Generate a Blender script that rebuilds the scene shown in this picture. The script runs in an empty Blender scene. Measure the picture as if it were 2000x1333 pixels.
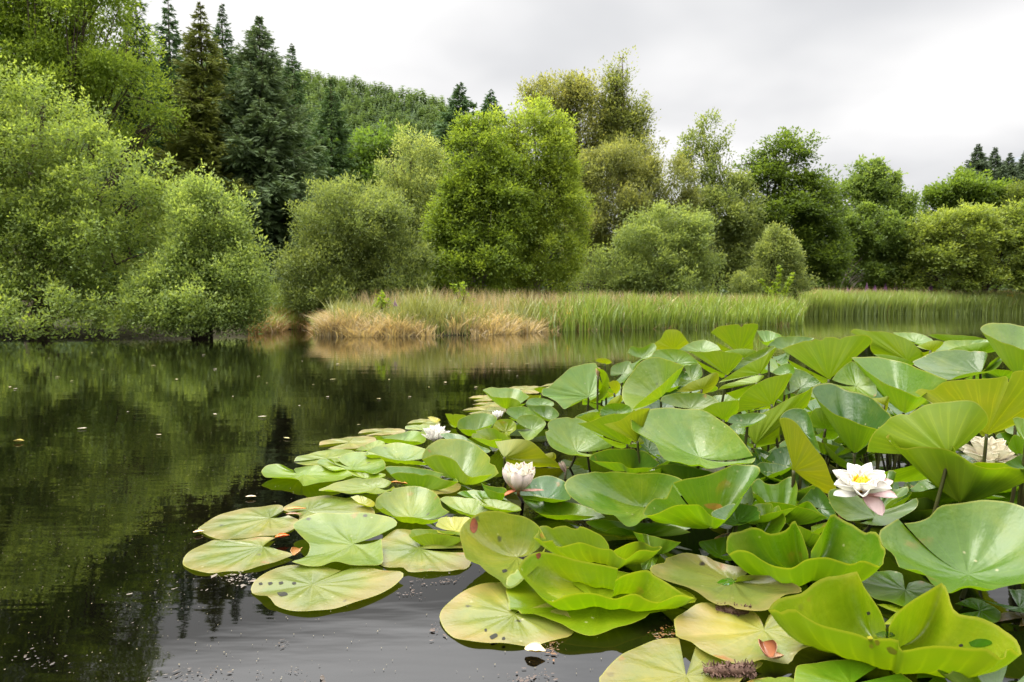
import bpy, math, random
import numpy as np

S = bpy.context.scene
COL = S.collection
RNG = np.random.default_rng(11)
random.seed(5)

# ------------------------------------------------------------------ camera
CAM_H = 0.5
FPX, CX, CY = 1333.33, 1000.0, 666.5
HORIZON = 598.0
PITCH = math.atan((CY - HORIZON) / FPX)
FWD = np.array([0, math.cos(PITCH), -math.sin(PITCH)])
UPV = np.array([0, math.sin(PITCH), math.cos(PITCH)])
EYE = np.array([0, 0, CAM_H])

cam_d = bpy.data.cameras.new('camera')
cam = bpy.data.objects.new('camera', cam_d)
COL.objects.link(cam)
cam.location = EYE
cam.rotation_euler = (math.radians(90) - PITCH, 0, 0)
cam_d.lens, cam_d.sensor_width, cam_d.sensor_fit = 24.0, 36.0, 'HORIZONTAL'
cam_d.clip_start, cam_d.clip_end = 0.02, 6000
cam_d.dof.use_dof = True
cam_d.dof.focus_distance = 1.6
cam_d.dof.aperture_fstop = 12.0
S.camera = cam


def ray(px, py):
    px = np.asarray(px, float); py = np.asarray(py, float)
    d = np.zeros(px.shape + (3,))
    d[..., 0] = (px - CX) / FPX
    d += ((CY - py) / FPX)[..., None] * UPV + FWD
    return d


def at_y(px, py, y):
    d = ray(px, py)
    return EYE + d * (y / d[..., 1])[..., None]


def at_z(px, py, z):
    d = ray(px, py)
    return EYE + d * ((z - CAM_H) / d[..., 2])[..., None]


def nrm(v):
    return v / (np.linalg.norm(v, axis=-1, keepdims=True) + 1e-12)


# ------------------------------------------------------------------ object helpers
def tag(o, label=None, cat=None, group=None, kind=None):
    if label: o['label'] = label
    if cat: o['category'] = cat
    if group: o['group'] = group
    if kind: o['kind'] = kind
    return o


def link(o, parent=None):
    COL.objects.link(o)
    if parent is not None: o.parent = parent
    return o


def empty(name, loc=(0, 0, 0)):
    o = bpy.data.objects.new(name, None)
    o.location = loc
    o.empty_display_size = 0.1
    return link(o)


def mesh_obj(name, V, F, mats, parent=None, smooth=True, midx=None, tone=None, uv=None, origin=None):
    """V (n,3), F list of arrays or an (m,k) int array"""
    me = bpy.data.meshes.new(name)
    V = np.asarray(V, np.float32)
    if origin is not None: V = V - np.asarray(origin, np.float32)
    me.vertices.add(len(V)); me.vertices.foreach_set('co', V.ravel())
    blocks = F if isinstance(F, list) else [F]
    idx = np.concatenate([np.asarray(b, np.int32).ravel() for b in blocks])
    cnt = np.concatenate([np.full(len(b), np.asarray(b).shape[1], np.int32) for b in blocks])
    st = np.concatenate([[0], np.cumsum(cnt)[:-1]]).astype(np.int32)
    me.loops.add(len(idx)); me.loops.foreach_set('vertex_index', idx)
    me.polygons.add(len(cnt)); me.polygons.foreach_set('loop_start', st)
    me.polygons.foreach_set('loop_total', cnt)
    if midx is not None: me.polygons.foreach_set('material_index', np.asarray(midx, np.int32))
    me.update(calc_edges=True)
    me.polygons.foreach_set('use_smooth', np.full(len(cnt), bool(smooth)))
    if tone is not None:
        a = me.attributes.new('tone', 'FLOAT', 'POINT'); a.data.foreach_set('value', np.asarray(tone, np.float32))
    if uv is not None:
        l = me.uv_layers.new(name='UVMap')
        l.data.foreach_set('uv', np.asarray(uv, np.float32)[idx].ravel())
    for m in (mats if isinstance(mats, (list, tuple)) else [mats]): me.materials.append(m)
    me.validate()
    o = bpy.data.objects.new(name, me)
    if origin is not None: o.location = origin
    return link(o, parent)


def tube(path, rad, seg=7):
    """tapered tube along path; returns V,F"""
    path = np.asarray(path, float); n = len(path)
    rad = np.broadcast_to(np.asarray(rad, float), (n,))
    T = nrm(np.gradient(path, axis=0))
    ref = np.array([0.3, 1, 0.1]) if abs(T[0][1]) < 0.8 else np.array([1, 0.1, 0.2])
    A = nrm(np.cross(T, ref)); B = np.cross(T, A)
    a = np.linspace(0, 2 * math.pi, seg, endpoint=False)
    V = path[:, None] + rad[:, None, None] * (np.cos(a)[None, :, None] * A[:, None] + np.sin(a)[None, :, None] * B[:, None])
    V = V.reshape(-1, 3)
    F = []
    for i in range(n - 1):
        for j in range(seg):
            k = (j + 1) % seg
            F.append((i * seg + j, i * seg + k, (i + 1) * seg + k, (i + 1) * seg + j))
    V = np.vstack([V, path[:1], path[-1:]])
    c0, c1 = n * seg, n * seg + 1
    F = np.array(F)
    cap = np.array([(c0, (j + 1) % seg, j) for j in range(seg)] + [(c1, (n - 1) * seg + j, (n - 1) * seg + (j + 1) % seg) for j in range(seg)])
    return V, F, cap


class Bag:
    def __init__(s): s.V, s.Q, s.T, s.n = [], [], [], 0
    def add(s, V, Q=None, T=None):
        s.V.append(np.asarray(V, float))
        if Q is not None and len(Q): s.Q.append(np.asarray(Q) + s.n)
        if T is not None and len(T): s.T.append(np.asarray(T) + s.n)
        s.n += len(V)
    def tube(s, path, rad, seg=7):
        s.add(*tube(path, rad, seg))
    def build(s, name, mat, parent=None, **k):
        F = []
        if s.Q: F.append(np.vstack(s.Q))
        if s.T: F.append(np.vstack(s.T))
        return mesh_obj(name, np.vstack(s.V), F, mat, parent, **k)


# ------------------------------------------------------------------ node helpers
def material(name):
    m = bpy.data.materials.new(name); m.use_nodes = True
    nt = m.node_tree; nt.nodes.clear()
    out = nt.nodes.new('ShaderNodeOutputMaterial')
    return m, nt, out


class N:
    def __init__(s, nt): s.nt = nt
    def __call__(s, typ, ins=None, **props):
        n = s.nt.nodes.new('ShaderNode' + typ)
        for k, v in props.items(): setattr(n, k, v)
        for k, v in (ins or {}).items():
            sock = n.inputs[k]
            if isinstance(v, bpy.types.NodeSocket): s.nt.links.new(v, sock)
            else: sock.default_value = v
        return n
    def math(s, op, a, b=None, c=None, clamp=False):
        n = s.nt.nodes.new('ShaderNodeMath'); n.operation = op; n.use_clamp = clamp
        for i, v in enumerate((a, b, c)):
            if v is None: continue
            if isinstance(v, bpy.types.NodeSocket): s.nt.links.new(v, n.inputs[i])
            else: n.inputs[i].default_value = v
        return n.outputs[0]
    def mix(s, fac, a, b, blend='MIX'):
        n = s.nt.nodes.new('ShaderNodeMix'); n.data_type = 'RGBA'; n.blend_type = blend
        for k, v in ((0, fac), (6, a), (7, b)):
            if isinstance(v, bpy.types.NodeSocket): s.nt.links.new(v, n.inputs[k])
            else: n.inputs[k].default_value = (*v, 1) if (k and len(v) == 3) else v
        return n.outputs[2]
    def ramp(s, fac, stops):
        n = s.nt.nodes.new('ShaderNodeValToRGB'); r = n.color_ramp
        while len(r.elements) < len(stops): r.elements.new(0.5)
        for e, (p, c) in zip(r.elements, stops):
            e.position = p; e.color = (*c, 1) if not isinstance(c, (int, float)) else (c, c, c, 1)
        s.nt.links.new(fac, n.inputs[0])
        return n.outputs[0]
    def maprange(s, v, a, b, c=0.0, d=1.0):
        n = s.nt.nodes.new('ShaderNodeMapRange'); n.clamp = True
        s.nt.links.new(v, n.inputs[0])
        for i, x in enumerate((a, b, c, d)): n.inputs[i + 1].default_value = x
        return n.outputs[0]


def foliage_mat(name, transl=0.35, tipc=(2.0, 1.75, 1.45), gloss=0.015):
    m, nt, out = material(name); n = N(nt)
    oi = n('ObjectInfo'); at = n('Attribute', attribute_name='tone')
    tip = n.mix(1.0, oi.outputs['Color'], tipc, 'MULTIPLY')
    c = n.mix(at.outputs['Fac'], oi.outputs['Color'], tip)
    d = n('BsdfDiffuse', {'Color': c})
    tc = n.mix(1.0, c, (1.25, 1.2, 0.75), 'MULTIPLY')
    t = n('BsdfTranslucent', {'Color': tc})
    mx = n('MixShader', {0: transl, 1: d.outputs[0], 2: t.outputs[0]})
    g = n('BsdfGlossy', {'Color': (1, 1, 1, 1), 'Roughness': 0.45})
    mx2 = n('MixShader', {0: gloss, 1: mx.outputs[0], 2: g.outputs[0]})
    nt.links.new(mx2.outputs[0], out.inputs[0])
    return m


def simple_mat(name, color, rough=0.7, noise=None, spec=0.3, bump=0.0, color2=None):
    m, nt, out = material(name); n = N(nt)
    b = n('BsdfPrincipled', {'Roughness': rough, 'Specular IOR Level': spec})
    if noise:
        tc = n('TexCoord')
        nz = n('TexNoise', {'Vector': tc.outputs['Object'], 'Scale': noise, 'Detail': 5.0})
        c2 = color2 or tuple(x * 0.55 for x in color)
        c = n.mix(n.maprange(nz.outputs[0], 0.35, 0.65), color, c2)
        nt.links.new(c, b.inputs['Base Color'])
        if bump:
            bp = n('Bump', {'Height': nz.outputs[0], 'Strength': bump, 'Distance': 0.02})
            nt.links.new(bp.outputs[0], b.inputs['Normal'])
    else:
        b.inputs['Base Color'].default_value = (*color, 1)
    nt.links.new(b.outputs[0], out.inputs[0])
    return m
# ------------------------------------------------------------------ world, sun
SUN_EL, SUN_AZ = math.radians(60), math.radians(-82)   # azimuth clockwise from +y (view direction): behind and left
W = bpy.data.worlds.new('World'); S.world = W; W.use_nodes = True
nt = W.node_tree; nt.nodes.clear(); n = N(nt)
wo = n('OutputWorld')
sky = n('TexSky', sky_type='NISHITA', sun_disc=False, sun_elevation=SUN_EL, sun_rotation=SUN_AZ)
sk = n.mix(1.0, sky.outputs[0], (0.09, 0.09, 0.09), 'MULTIPLY')
tc = n('TexCoord'); sep = n('SeparateXYZ', {0: tc.outputs['Generated']})
zz = n.math('MAXIMUM', sep.outputs[2], 0.0)
den = n.math('ADD', zz, 0.22)
u = n.math('DIVIDE', sep.outputs[0], den); v = n.math('DIVIDE', sep.outputs[1], den)
cv = n('CombineXYZ', {0: u, 1: v, 2: 0.0})
n1 = n('TexNoise', {'Vector': cv.outputs[0], 'Scale': 0.85, 'Detail': 2.0, 'Roughness': 0.4, 'Distortion': 0.15})
n2 = n('TexNoise', {'Vector': cv.outputs[0], 'Scale': 2.2, 'Detail': 3.0, 'Roughness': 0.45})
cl = n.math('ADD', n.math('MULTIPLY', n1.outputs[0], 0.7), n.math('MULTIPLY', n2.outputs[0], 0.3))
cl = n.math('ADD', cl, n.math('MULTIPLY', sep.outputs[0], 0.20))        # thicker, greyer cloud to the right
shade = n.maprange(cl, 0.38, 0.66, 1.0, 0.0)
shade.node.interpolation_type = 'SMOOTHSTEP'
ccol = n.mix(shade, (0.66, 0.668, 0.69), (1.0, 0.99, 0.985))
lum = n.ramp(zz, [(0.0, 0.110), (0.405, 0.114), (0.45, 0.38), (0.51, 0.52), (0.9, 0.60)])
lum4 = n.math('MULTIPLY', lum, 4.0)
ccol = n.mix(1.0, ccol, lum4, 'MULTIPLY')
gap = n.maprange(n2.outputs[0], 0.70, 0.78, 0.0, 0.5)
full = n.mix(gap, ccol, n.mix(1.0, sk, (2.2, 2.2, 2.2), 'MULTIPLY'))
bg = n('Background', {'Color': full, 'Strength': 1.0})
nt.links.new(bg.outputs[0], wo.inputs[0])

sl = bpy.data.lights.new('sun', 'SUN'); sl.energy = 2.4; sl.angle = math.radians(45); sl.color = (1, 0.95, 0.87)
so = bpy.data.objects.new('sun', sl); link(so)
so.rotation_euler = (math.radians(90) - SUN_EL, 0, -SUN_AZ + math.pi)
S.view_settings.view_transform = 'Standard'; S.view_settings.look = 'None'
S.view_settings.exposure = 1.3; S.view_settings.gamma = 1.0
S.cycles.max_bounces = 7; S.cycles.transparent_max_bounces = 4
S.cycles.diffuse_bounces = 4; S.cycles.glossy_bounces = 3; S.cycles.transmission_bounces = 4
S.cycles.use_denoising = True
S.cycles.caustics_reflective = False; S.cycles.caustics_refractive = False
S.cycles.sample_clamp_indirect = 4.0

# ------------------------------------------------------------------ pond shape and ground
POND = np.array([(-40, -25), (-26, 2), (-14, 9.0), (-9, 10.7), (-7.1, 11.1), (-6.3, 11.3), (-5.5, 11.5), (-4.9, 12.2), (-4.6, 13.2),
                 (-4.9, 14.6), (-4.3, 15.0), (-3.9, 13.6), (-3.45, 12.2), (-3.1, 11.25), (-2.4, 11.2), (-1.7, 11.35), (-0.8, 11.7), (0.0, 12.4),
                 (0.75, 13.8), (2.1, 14.8), (3.6, 15.8), (5.6, 17.0), (7.3, 18.0), (7.9, 18.5), (8.6, 20.6), (13, 31.5), (15.2, 35.5),
                 (22, 38.4), (31, 41.6), (60, 44), (90, 30), (70, -25)], float)


def pond_sd(P):
    """signed distance, negative inside the pond"""
    P = np.asarray(P, float); A = POND; B = np.roll(POND, -1, 0)
    best = np.full(len(P), 1e9); inside = np.zeros(len(P), bool)
    for a, b in zip(A, B):
        ab = b - a; t = np.clip(((P - a) @ ab) / (ab @ ab), 0, 1)
        best = np.minimum(best, np.linalg.norm(P - (a + t[:, None] * ab), axis=1))
        c = (a[1] > P[:, 1]) != (b[1] > P[:, 1])
        with np.errstate(divide='ignore', invalid='ignore'):
            xi = (b[0] - a[0]) * (P[:, 1] - a[1]) / (b[1] - a[1]) + a[0]
        inside ^= c & (P[:, 0] < xi)
    return np.where(inside, -best, best)


def ground_z(x, y):
    x = np.asarray(x, float); y = np.asarray(y, float)
    d = pond_sd(np.stack([x.ravel(), y.ravel()], 1)).reshape(x.shape)
    w = 0.035 * np.sin(x * 2.1 + y * 1.3) + 0.03 * np.sin(x * 0.9 - y * 2.3)
    z = np.where(d < 0, np.maximum(d * 0.8, -0.8), np.minimum(d * 0.28, 0.12) + np.clip(d - 0.4, 0, 1) * w + np.clip(d - 3, 0, 60) * 0.006)
    z = z + 0.75 * np.exp(-(((x + 5.9) / 1.6) ** 2 + ((y - 17.0) / 2.2) ** 2)) * (d > 0) * np.clip(d, 0, 1)
    return z


gx = np.concatenate([-np.geomspace(3000, 32, 22), np.arange(-30, 50, 0.5), np.geomspace(50, 3000, 22)])
gy = np.concatenate([-np.geomspace(400, 26, 8), np.arange(-25, 6, 2.5), np.arange(6, 50, 0.4), np.geomspace(50.5, 3000, 26)])
X, Y = np.meshgrid(gx, gy); Z = ground_z(X, Y)
nx, ny = len(gx), len(gy)
i, j = np.meshgrid(np.arange(nx - 1), np.arange(ny - 1)); q = (j * nx + i).ravel()
m, nt_, out = material('meadow_ground'); n = N(nt_)
t = n('TexCoord'); a = n('TexNoise', {'Vector': t.outputs['Object'], 'Scale': 0.9, 'Detail': 6.0})
b = n('TexNoise', {'Vector': t.outputs['Object'], 'Scale': 9.0, 'Detail': 6.0})
gz = n('SeparateXYZ', {0: t.outputs['Object']})
c = n.mix(n.maprange(a.outputs[0], 0.4, 0.6), (0.08, 0.12, 0.02), (0.13, 0.17, 0.022))
c = n.mix(n.maprange(b.outputs[0], 0.4, 0.7), c, (0.07, 0.10, 0.02))
c = n.mix(n.maprange(gz.outputs[2], 0.10, 0.34), (0.040, 0.036, 0.018), c)
p = n('BsdfPrincipled', {'Base Color': c, 'Roughness': 0.9, 'Specular IOR Level': 0.1})
bm_ = n('Bump', {'Height': b.outputs[0], 'Strength': 0.6, 'Distance': 0.08}); nt_.links.new(bm_.outputs[0], p.inputs['Normal'])
nt_.links.new(p.outputs[0], out.inputs[0])
g = mesh_obj('ground', np.stack([X.ravel(), Y.ravel(), Z.ravel()], 1), np.stack([q, q + 1, q + nx + 1, q + nx], 1), m)
tag(g, 'green meadow banks around the pond', 'ground', kind='structure')

# water
m, nt_, out = material('pond_water'); n = N(nt_)
t = n('TexCoord')
mp = n('Mapping', {'Vector': t.outputs['Object'], 'Scale': (0.8, 2.6, 1)})
w1 = n('TexNoise', {'Vector': mp.outputs[0], 'Scale': 2.2, 'Detail': 3.0})
w2 = n('TexNoise', {'Vector': mp.outputs[0], 'Scale': 11.0, 'Detail': 2.0})
hsum = n.math('ADD', n.math('MULTIPLY', w1.outputs[0], 0.8), n.math('MULTIPLY', w2.outputs[0], 0.12))
bp = n('Bump', {'Height': hsum, 'Strength': 0.032, 'Distance': 0.05})
mk = n('TexNoise', {'Vector': t.outputs['Object'], 'Scale': 1.3, 'Detail': 6.0, 'Roughness': 0.65})
wc = n.mix(n.maprange(mk.outputs[0], 0.45, 0.7), (0.0010, 0.0010, 0.0006), (0.0028, 0.0022, 0.0010))
p = n('BsdfPrincipled', {'Base Color': wc, 'Roughness': 0.025, 'IOR': 1.36, 'Specular IOR Level': 0.5, 'Normal': bp.outputs[0]})
nt_.links.new(p.outputs[0], out.inputs[0])
wv = np.array([(-60, -24.9, 0), (95, -24.9, 0), (95, 48, 0), (-60, 48, 0)])
w = mesh_obj('pond_water', wv, np.array([[0, 1, 2, 3]]), m, smooth=False)
tag(w, 'dark still pond water reflecting trees and sky', 'water', kind='structure')

# ------------------------------------------------------------------ wooded hill
hx = np.linspace(-420, 330, 90); hy = np.linspace(90, 420, 40)
RIDGE = np.array([(-400, 60), (400, 105), (560, 122), (600, 132), (680, 150), (760, 172), (820, 182), (875, 198), (930, 250), (1000, 310), (1100, 385), (1250, 470), (1500, 560), (2000, 592), (3000, 597)], float)


def hill_z(x, y):
    """ridge line at y=230 follows the skyline; falls off to both sides"""
    pxr = CX + FPX * x / 230.0
    rz = CAM_H + 230.0 * (HORIZON - np.interp(pxr, RIDGE[:, 0], RIDGE[:, 1])) / FPX
    k = np.where(y < 230, np.clip((y - 90) / 140.0, 0, 1) ** 1.25, np.clip(1 - (y - 230) / 260.0, 0, 1))
    return (rz - 4) * k - 0.5 + 1.5 * np.sin(x * 0.05) * np.sin(y * 0.045) * k


HX, HY = np.meshgrid(hx, hy); HZ = hill_z(HX, HY)
nx, ny = len(hx), len(hy)
i, j = np.meshgrid(np.arange(nx - 1), np.arange(ny - 1)); q = (j * nx + i).ravel()
mh = simple_mat('hill_soil', (0.035, 0.06, 0.02), 0.95, noise=0.1)
h = mesh_obj('hill', np.stack([HX.ravel(), HY.ravel(), HZ.ravel()], 1), np.stack([q, q + 1, q + nx + 1, q + nx], 1), mh)
tag(h, 'hillside rising behind the spruces', 'hill', kind='structure')
MAT_FOL = foliage_mat('leaf_foliage', 0.55)
MAT_NEEDLE = foliage_mat('needle_foliage', 0.15, (1.9, 1.75, 1.4), 0.02)
MAT_GRASS = foliage_mat('grass_blades', 0.35, (2.0, 1.8, 1.6), 0.05)
# ------------------------------------------------------------------ lily leaf materials
def lily_mat():
    m, nt, out = material('lily_leaf'); n = N(nt)
    oi = n('ObjectInfo'); t = n('TexCoord'); geo = n('NewGeometry')
    sp = n('SeparateXYZ', {0: t.outputs['UV']})
    u, v = sp.outputs[0], sp.outputs[1]
    off = n.math('MULTIPLY', oi.outputs['Random'], 37.0)
    ov = n('VectorMath', {0: t.outputs['Object']}, operation='ADD')
    nt.links.new(off, ov.inputs[1])
    P = ov.outputs[0]
    nz = n('TexNoise', {'Vector': P, 'Scale': 9.0, 'Detail': 5.0, 'Roughness': 0.6})
    fine = n('TexNoise', {'Vector': P, 'Scale': 120.0, 'Detail': 3.0})
    cr = n('TexNoise', {'Vector': P, 'Scale': 38.0, 'Detail': 2.0})
    rv = n('CombineXYZ', {0: n.math('MULTIPLY', v, 26.0), 1: n.math('MULTIPLY', u, 1.2), 2: off})
    st = n('TexNoise', {'Vector': rv.outputs[0], 'Scale': 1.0, 'Detail': 3.0})
    base = oi.outputs['Color']
    # ---- upper face
    c = n.mix(n.maprange(nz.outputs[0], 0.35, 0.68), base, n.mix(1.0, base, (1.5, 1.25, 0.8), 'MULTIPLY'))
    pt = n('TexNoise', {'Vector': P, 'Scale': 4.5, 'Detail': 6.0, 'Roughness': 0.7})
    c = n.mix(n.maprange(pt.outputs[0], 0.50, 0.72, 0.0, 0.55), c, n.mix(0.35, n.mix(1.0, c, (1.9, 1.35, 1.0), 'MULTIPLY'), (0.16, 0.15, 0.02)))
    c = n.mix(n.math('MULTIPLY', n.maprange(st.outputs[0], 0.45, 0.7), n.math('MULTIPLY', u, 0.22)), c, n.mix(1.0, c, (1.45, 1.3, 1.1), 'MULTIPLY'))
    age = oi.outputs['Alpha']
    am = n.math('ADD', n.math('MULTIPLY', u, 0.85), n.math('MULTIPLY', nz.outputs[0], 0.75))
    am = n.math('ADD', am, n.math('MULTIPLY', age, 1.3))
    amf = n.maprange(am, 1.75, 2.45, 0.0, 0.85)
    c = n.mix(amf, c, (0.22, 0.132, 0.066))
    wob = n.math('MULTIPLY', n.math('SUBTRACT', nz.outputs[0], 0.5), 0.9)
    def rays(k, w0, w1):
        a = n.math('MULTIPLY', v, float(k)); a = n.math('ADD', a, n.math('MULTIPLY', wob, 0.35 * k / 12.0))
        f = n.math('ABSOLUTE', n.math('SUBTRACT', n.math('FRACT', a), 0.5))
        return n.maprange(f, w0, w1, 1.0, 0.0)
    r1 = n.math('MULTIPLY', rays(13, 0.0, 0.07), n.maprange(u, 0.5, 1.0, 1.0, 0.25))
    c = n.mix(n.math('MULTIPLY', r1, 0.20), c, n.mix(1.0, c, (1.7, 1.5, 1.2), 'MULTIPLY'))
    vo = n('TexVoronoi', {'Vector': P, 'Scale': 24.0})
    pick = n('SeparateColor', {0: vo.outputs['Color']})
    wd = n.math('ADD', vo.outputs['Distance'], n.math('MULTIPLY', n.math('SUBTRACT', fine.outputs[0], 0.5), 0.25))
    sm = n.math('MULTIPLY', n.maprange(wd, 0.08, 0.17, 1.0, 0.0), n.maprange(pick.outputs[0], 0.77, 0.78))
    sm = n.math('MULTIPLY', sm, n.maprange(age, 0.04, 0.30))
    c = n.mix(sm, c, (0.025, 0.018, 0.012))
    vo2 = n('TexVoronoi', {'Vector': P, 'Scale': 60.0})
    pick2 = n('SeparateColor', {0: vo2.outputs['Color']})
    s2 = n.math('MULTIPLY', n.maprange(vo2.outputs['Distance'], 0.05, 0.2, 1.0, 0.0), n.maprange(pick2.outputs[1], 0.88, 0.89))
    c = n.mix(n.math('MULTIPLY', s2, 0.6), c, (0.40, 0.36, 0.2))
    vo3 = n('TexNoise', {'Vector': P, 'Scale': 16.0, 'Detail': 4.0})
    rust = n.math('MULTIPLY', n.maprange(vo3.outputs[0], 0.66, 0.72), n.maprange(u, 0.6, 0.95))
    c = n.mix(n.math('MULTIPLY', rust, 0.8), c, (0.24, 0.09, 0.025))
    r2 = n.math('MULTIPLY', rays(27, 0.02, 0.13), n.maprange(u, 0.45, 0.62))
    r2 = n.math('MULTIPLY', r2, n.maprange(u, 0.85, 1.0, 0.8, 0.1))
    vn = n.math('MAXIMUM', r1, n.math('MULTIPLY', r2, 0.7))
    ub = n.mix(0.5, base, (0.108, 0.185, 0.005))
    cu = n.mix(n.maprange(nz.outputs[0], 0.3, 0.7), ub, n.mix(1.0, ub, (1.3, 1.05, 0.8), 'MULTIPLY'))
    cu = n.mix(n.math('MULTIPLY', vn, 0.40), cu, n.mix(1.0, cu, (1.9, 1.6, 1.8), 'MULTIPLY'))
    bf = geo.outputs['Backfacing']
    edge = n.maprange(u, 0.978, 0.992, 0.0, 0.6)
    c = n.mix(edge, c, (0.22, 0.22, 0.03)); cu = n.mix(edge, cu, (0.22, 0.22, 0.03))
    cc = n.mix(bf, c, cu)
    bh = n.math('ADD', n.math('MULTIPLY', st.outputs[0], n.maprange(u, 0.05, 0.8, 0.0, 0.85)), n.math('MULTIPLY', fine.outputs[0], 0.2))
    bh = n.math('ADD', bh, n.math('MULTIPLY', nz.outputs[0], 1.1))
    bh = n.math('ADD', bh, n.math('MULTIPLY', cr.outputs[0], 0.7))
    bp = n('Bump', {'Height': bh, 'Strength': n.math('MULTIPLY_ADD', bf, -0.36, 0.5), 'Distance': 0.0045})
    rg = n.maprange(nz.outputs[0], 0.3, 0.7, 0.25, 0.42)
    rg = n.math('ADD', rg, n.math('MULTIPLY', bf, 0.16))
    p = n('BsdfPrincipled', {'Base Color': cc, 'Roughness': rg, 'Specular IOR Level': 0.5, 'Normal': bp.outputs[0]})
    tcol = n.mix(1.0, n.mix(0.8, c, cu), (2.0, 2.15, 0.40), 'MULTIPLY')
    tcol = n.mix(n.math('MULTIPLY', vn, 0.25), tcol, n.mix(1.0, tcol, (1.5, 1.4, 1.0), 'MULTIPLY'))
    tr = n('BsdfTranslucent', {'Color': tcol})
    mx = n('MixShader', {0: 0.29, 1: p.outputs[0], 2: tr.outputs[0]})
    nt.links.new(mx.outputs[0], out.inputs[0])
    return m


MLEAF = lily_mat()
MSTALK = simple_mat('lily_stalk', (0.040, 0.048, 0.008), 0.5, noise=30, color2=(0.030, 0.025, 0.007))  # shade inside the patch is put into this dark stalk colour


def crm(P, per=10):
    """Catmull-Rom through open polyline"""
    P = np.asarray(P, float); E = np.vstack([2 * P[0] - P[1], P, 2 * P[-1] - P[-2]])
    t = np.linspace(0, 1, per, endpoint=False)[:, None]; o = []
    for i in range(len(P) - 1):
        a, b, c, d = E[i:i + 4]
        o.append(0.5 * (2 * b + (c - a) * t + (2 * a - 5 * b + 4 * c - d) * t * t + (3 * b - a - 3 * c + d) * t ** 3))
    return np.vstack(o + [P[-1:]])


def resample(P, n):
    s = np.concatenate([[0], np.cumsum(np.linalg.norm(np.diff(P, axis=0), axis=1))])
    q = np.linspace(0, s[-1], n)
    return np.stack([np.interp(q, s, P[:, k]) for k in range(P.shape[1])], 1)


def smooth1(a, sig):
    k = np.arange(-3 * int(sig + 1), 3 * int(sig + 1) + 1); w = np.exp(-0.5 * (k / sig) ** 2); w /= w.sum()
    p = len(k) // 2
    return np.convolve(np.pad(a, p, mode='edge'), w, 'valid')


TONES = {  # upper-face colour, alpha = age; X near-black for shade in the gaps
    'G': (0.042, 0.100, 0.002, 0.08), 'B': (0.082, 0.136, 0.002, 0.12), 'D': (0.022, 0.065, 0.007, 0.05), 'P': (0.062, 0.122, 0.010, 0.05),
    'S': (0.036, 0.084, 0.008, 0.05), 'Y': (0.150, 0.170, 0.008, 0.20), 'F': (0.092, 0.122, 0.024, 0.64), 'L': (0.080, 0.130, 0.012, 0.28),
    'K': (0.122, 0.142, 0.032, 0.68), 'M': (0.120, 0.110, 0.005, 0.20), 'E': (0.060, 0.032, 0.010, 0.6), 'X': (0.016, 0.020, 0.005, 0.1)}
NRIM, NRING = 84, 10
DIAG = []
TRACED = []
LEAF_ID = [0]


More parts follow.
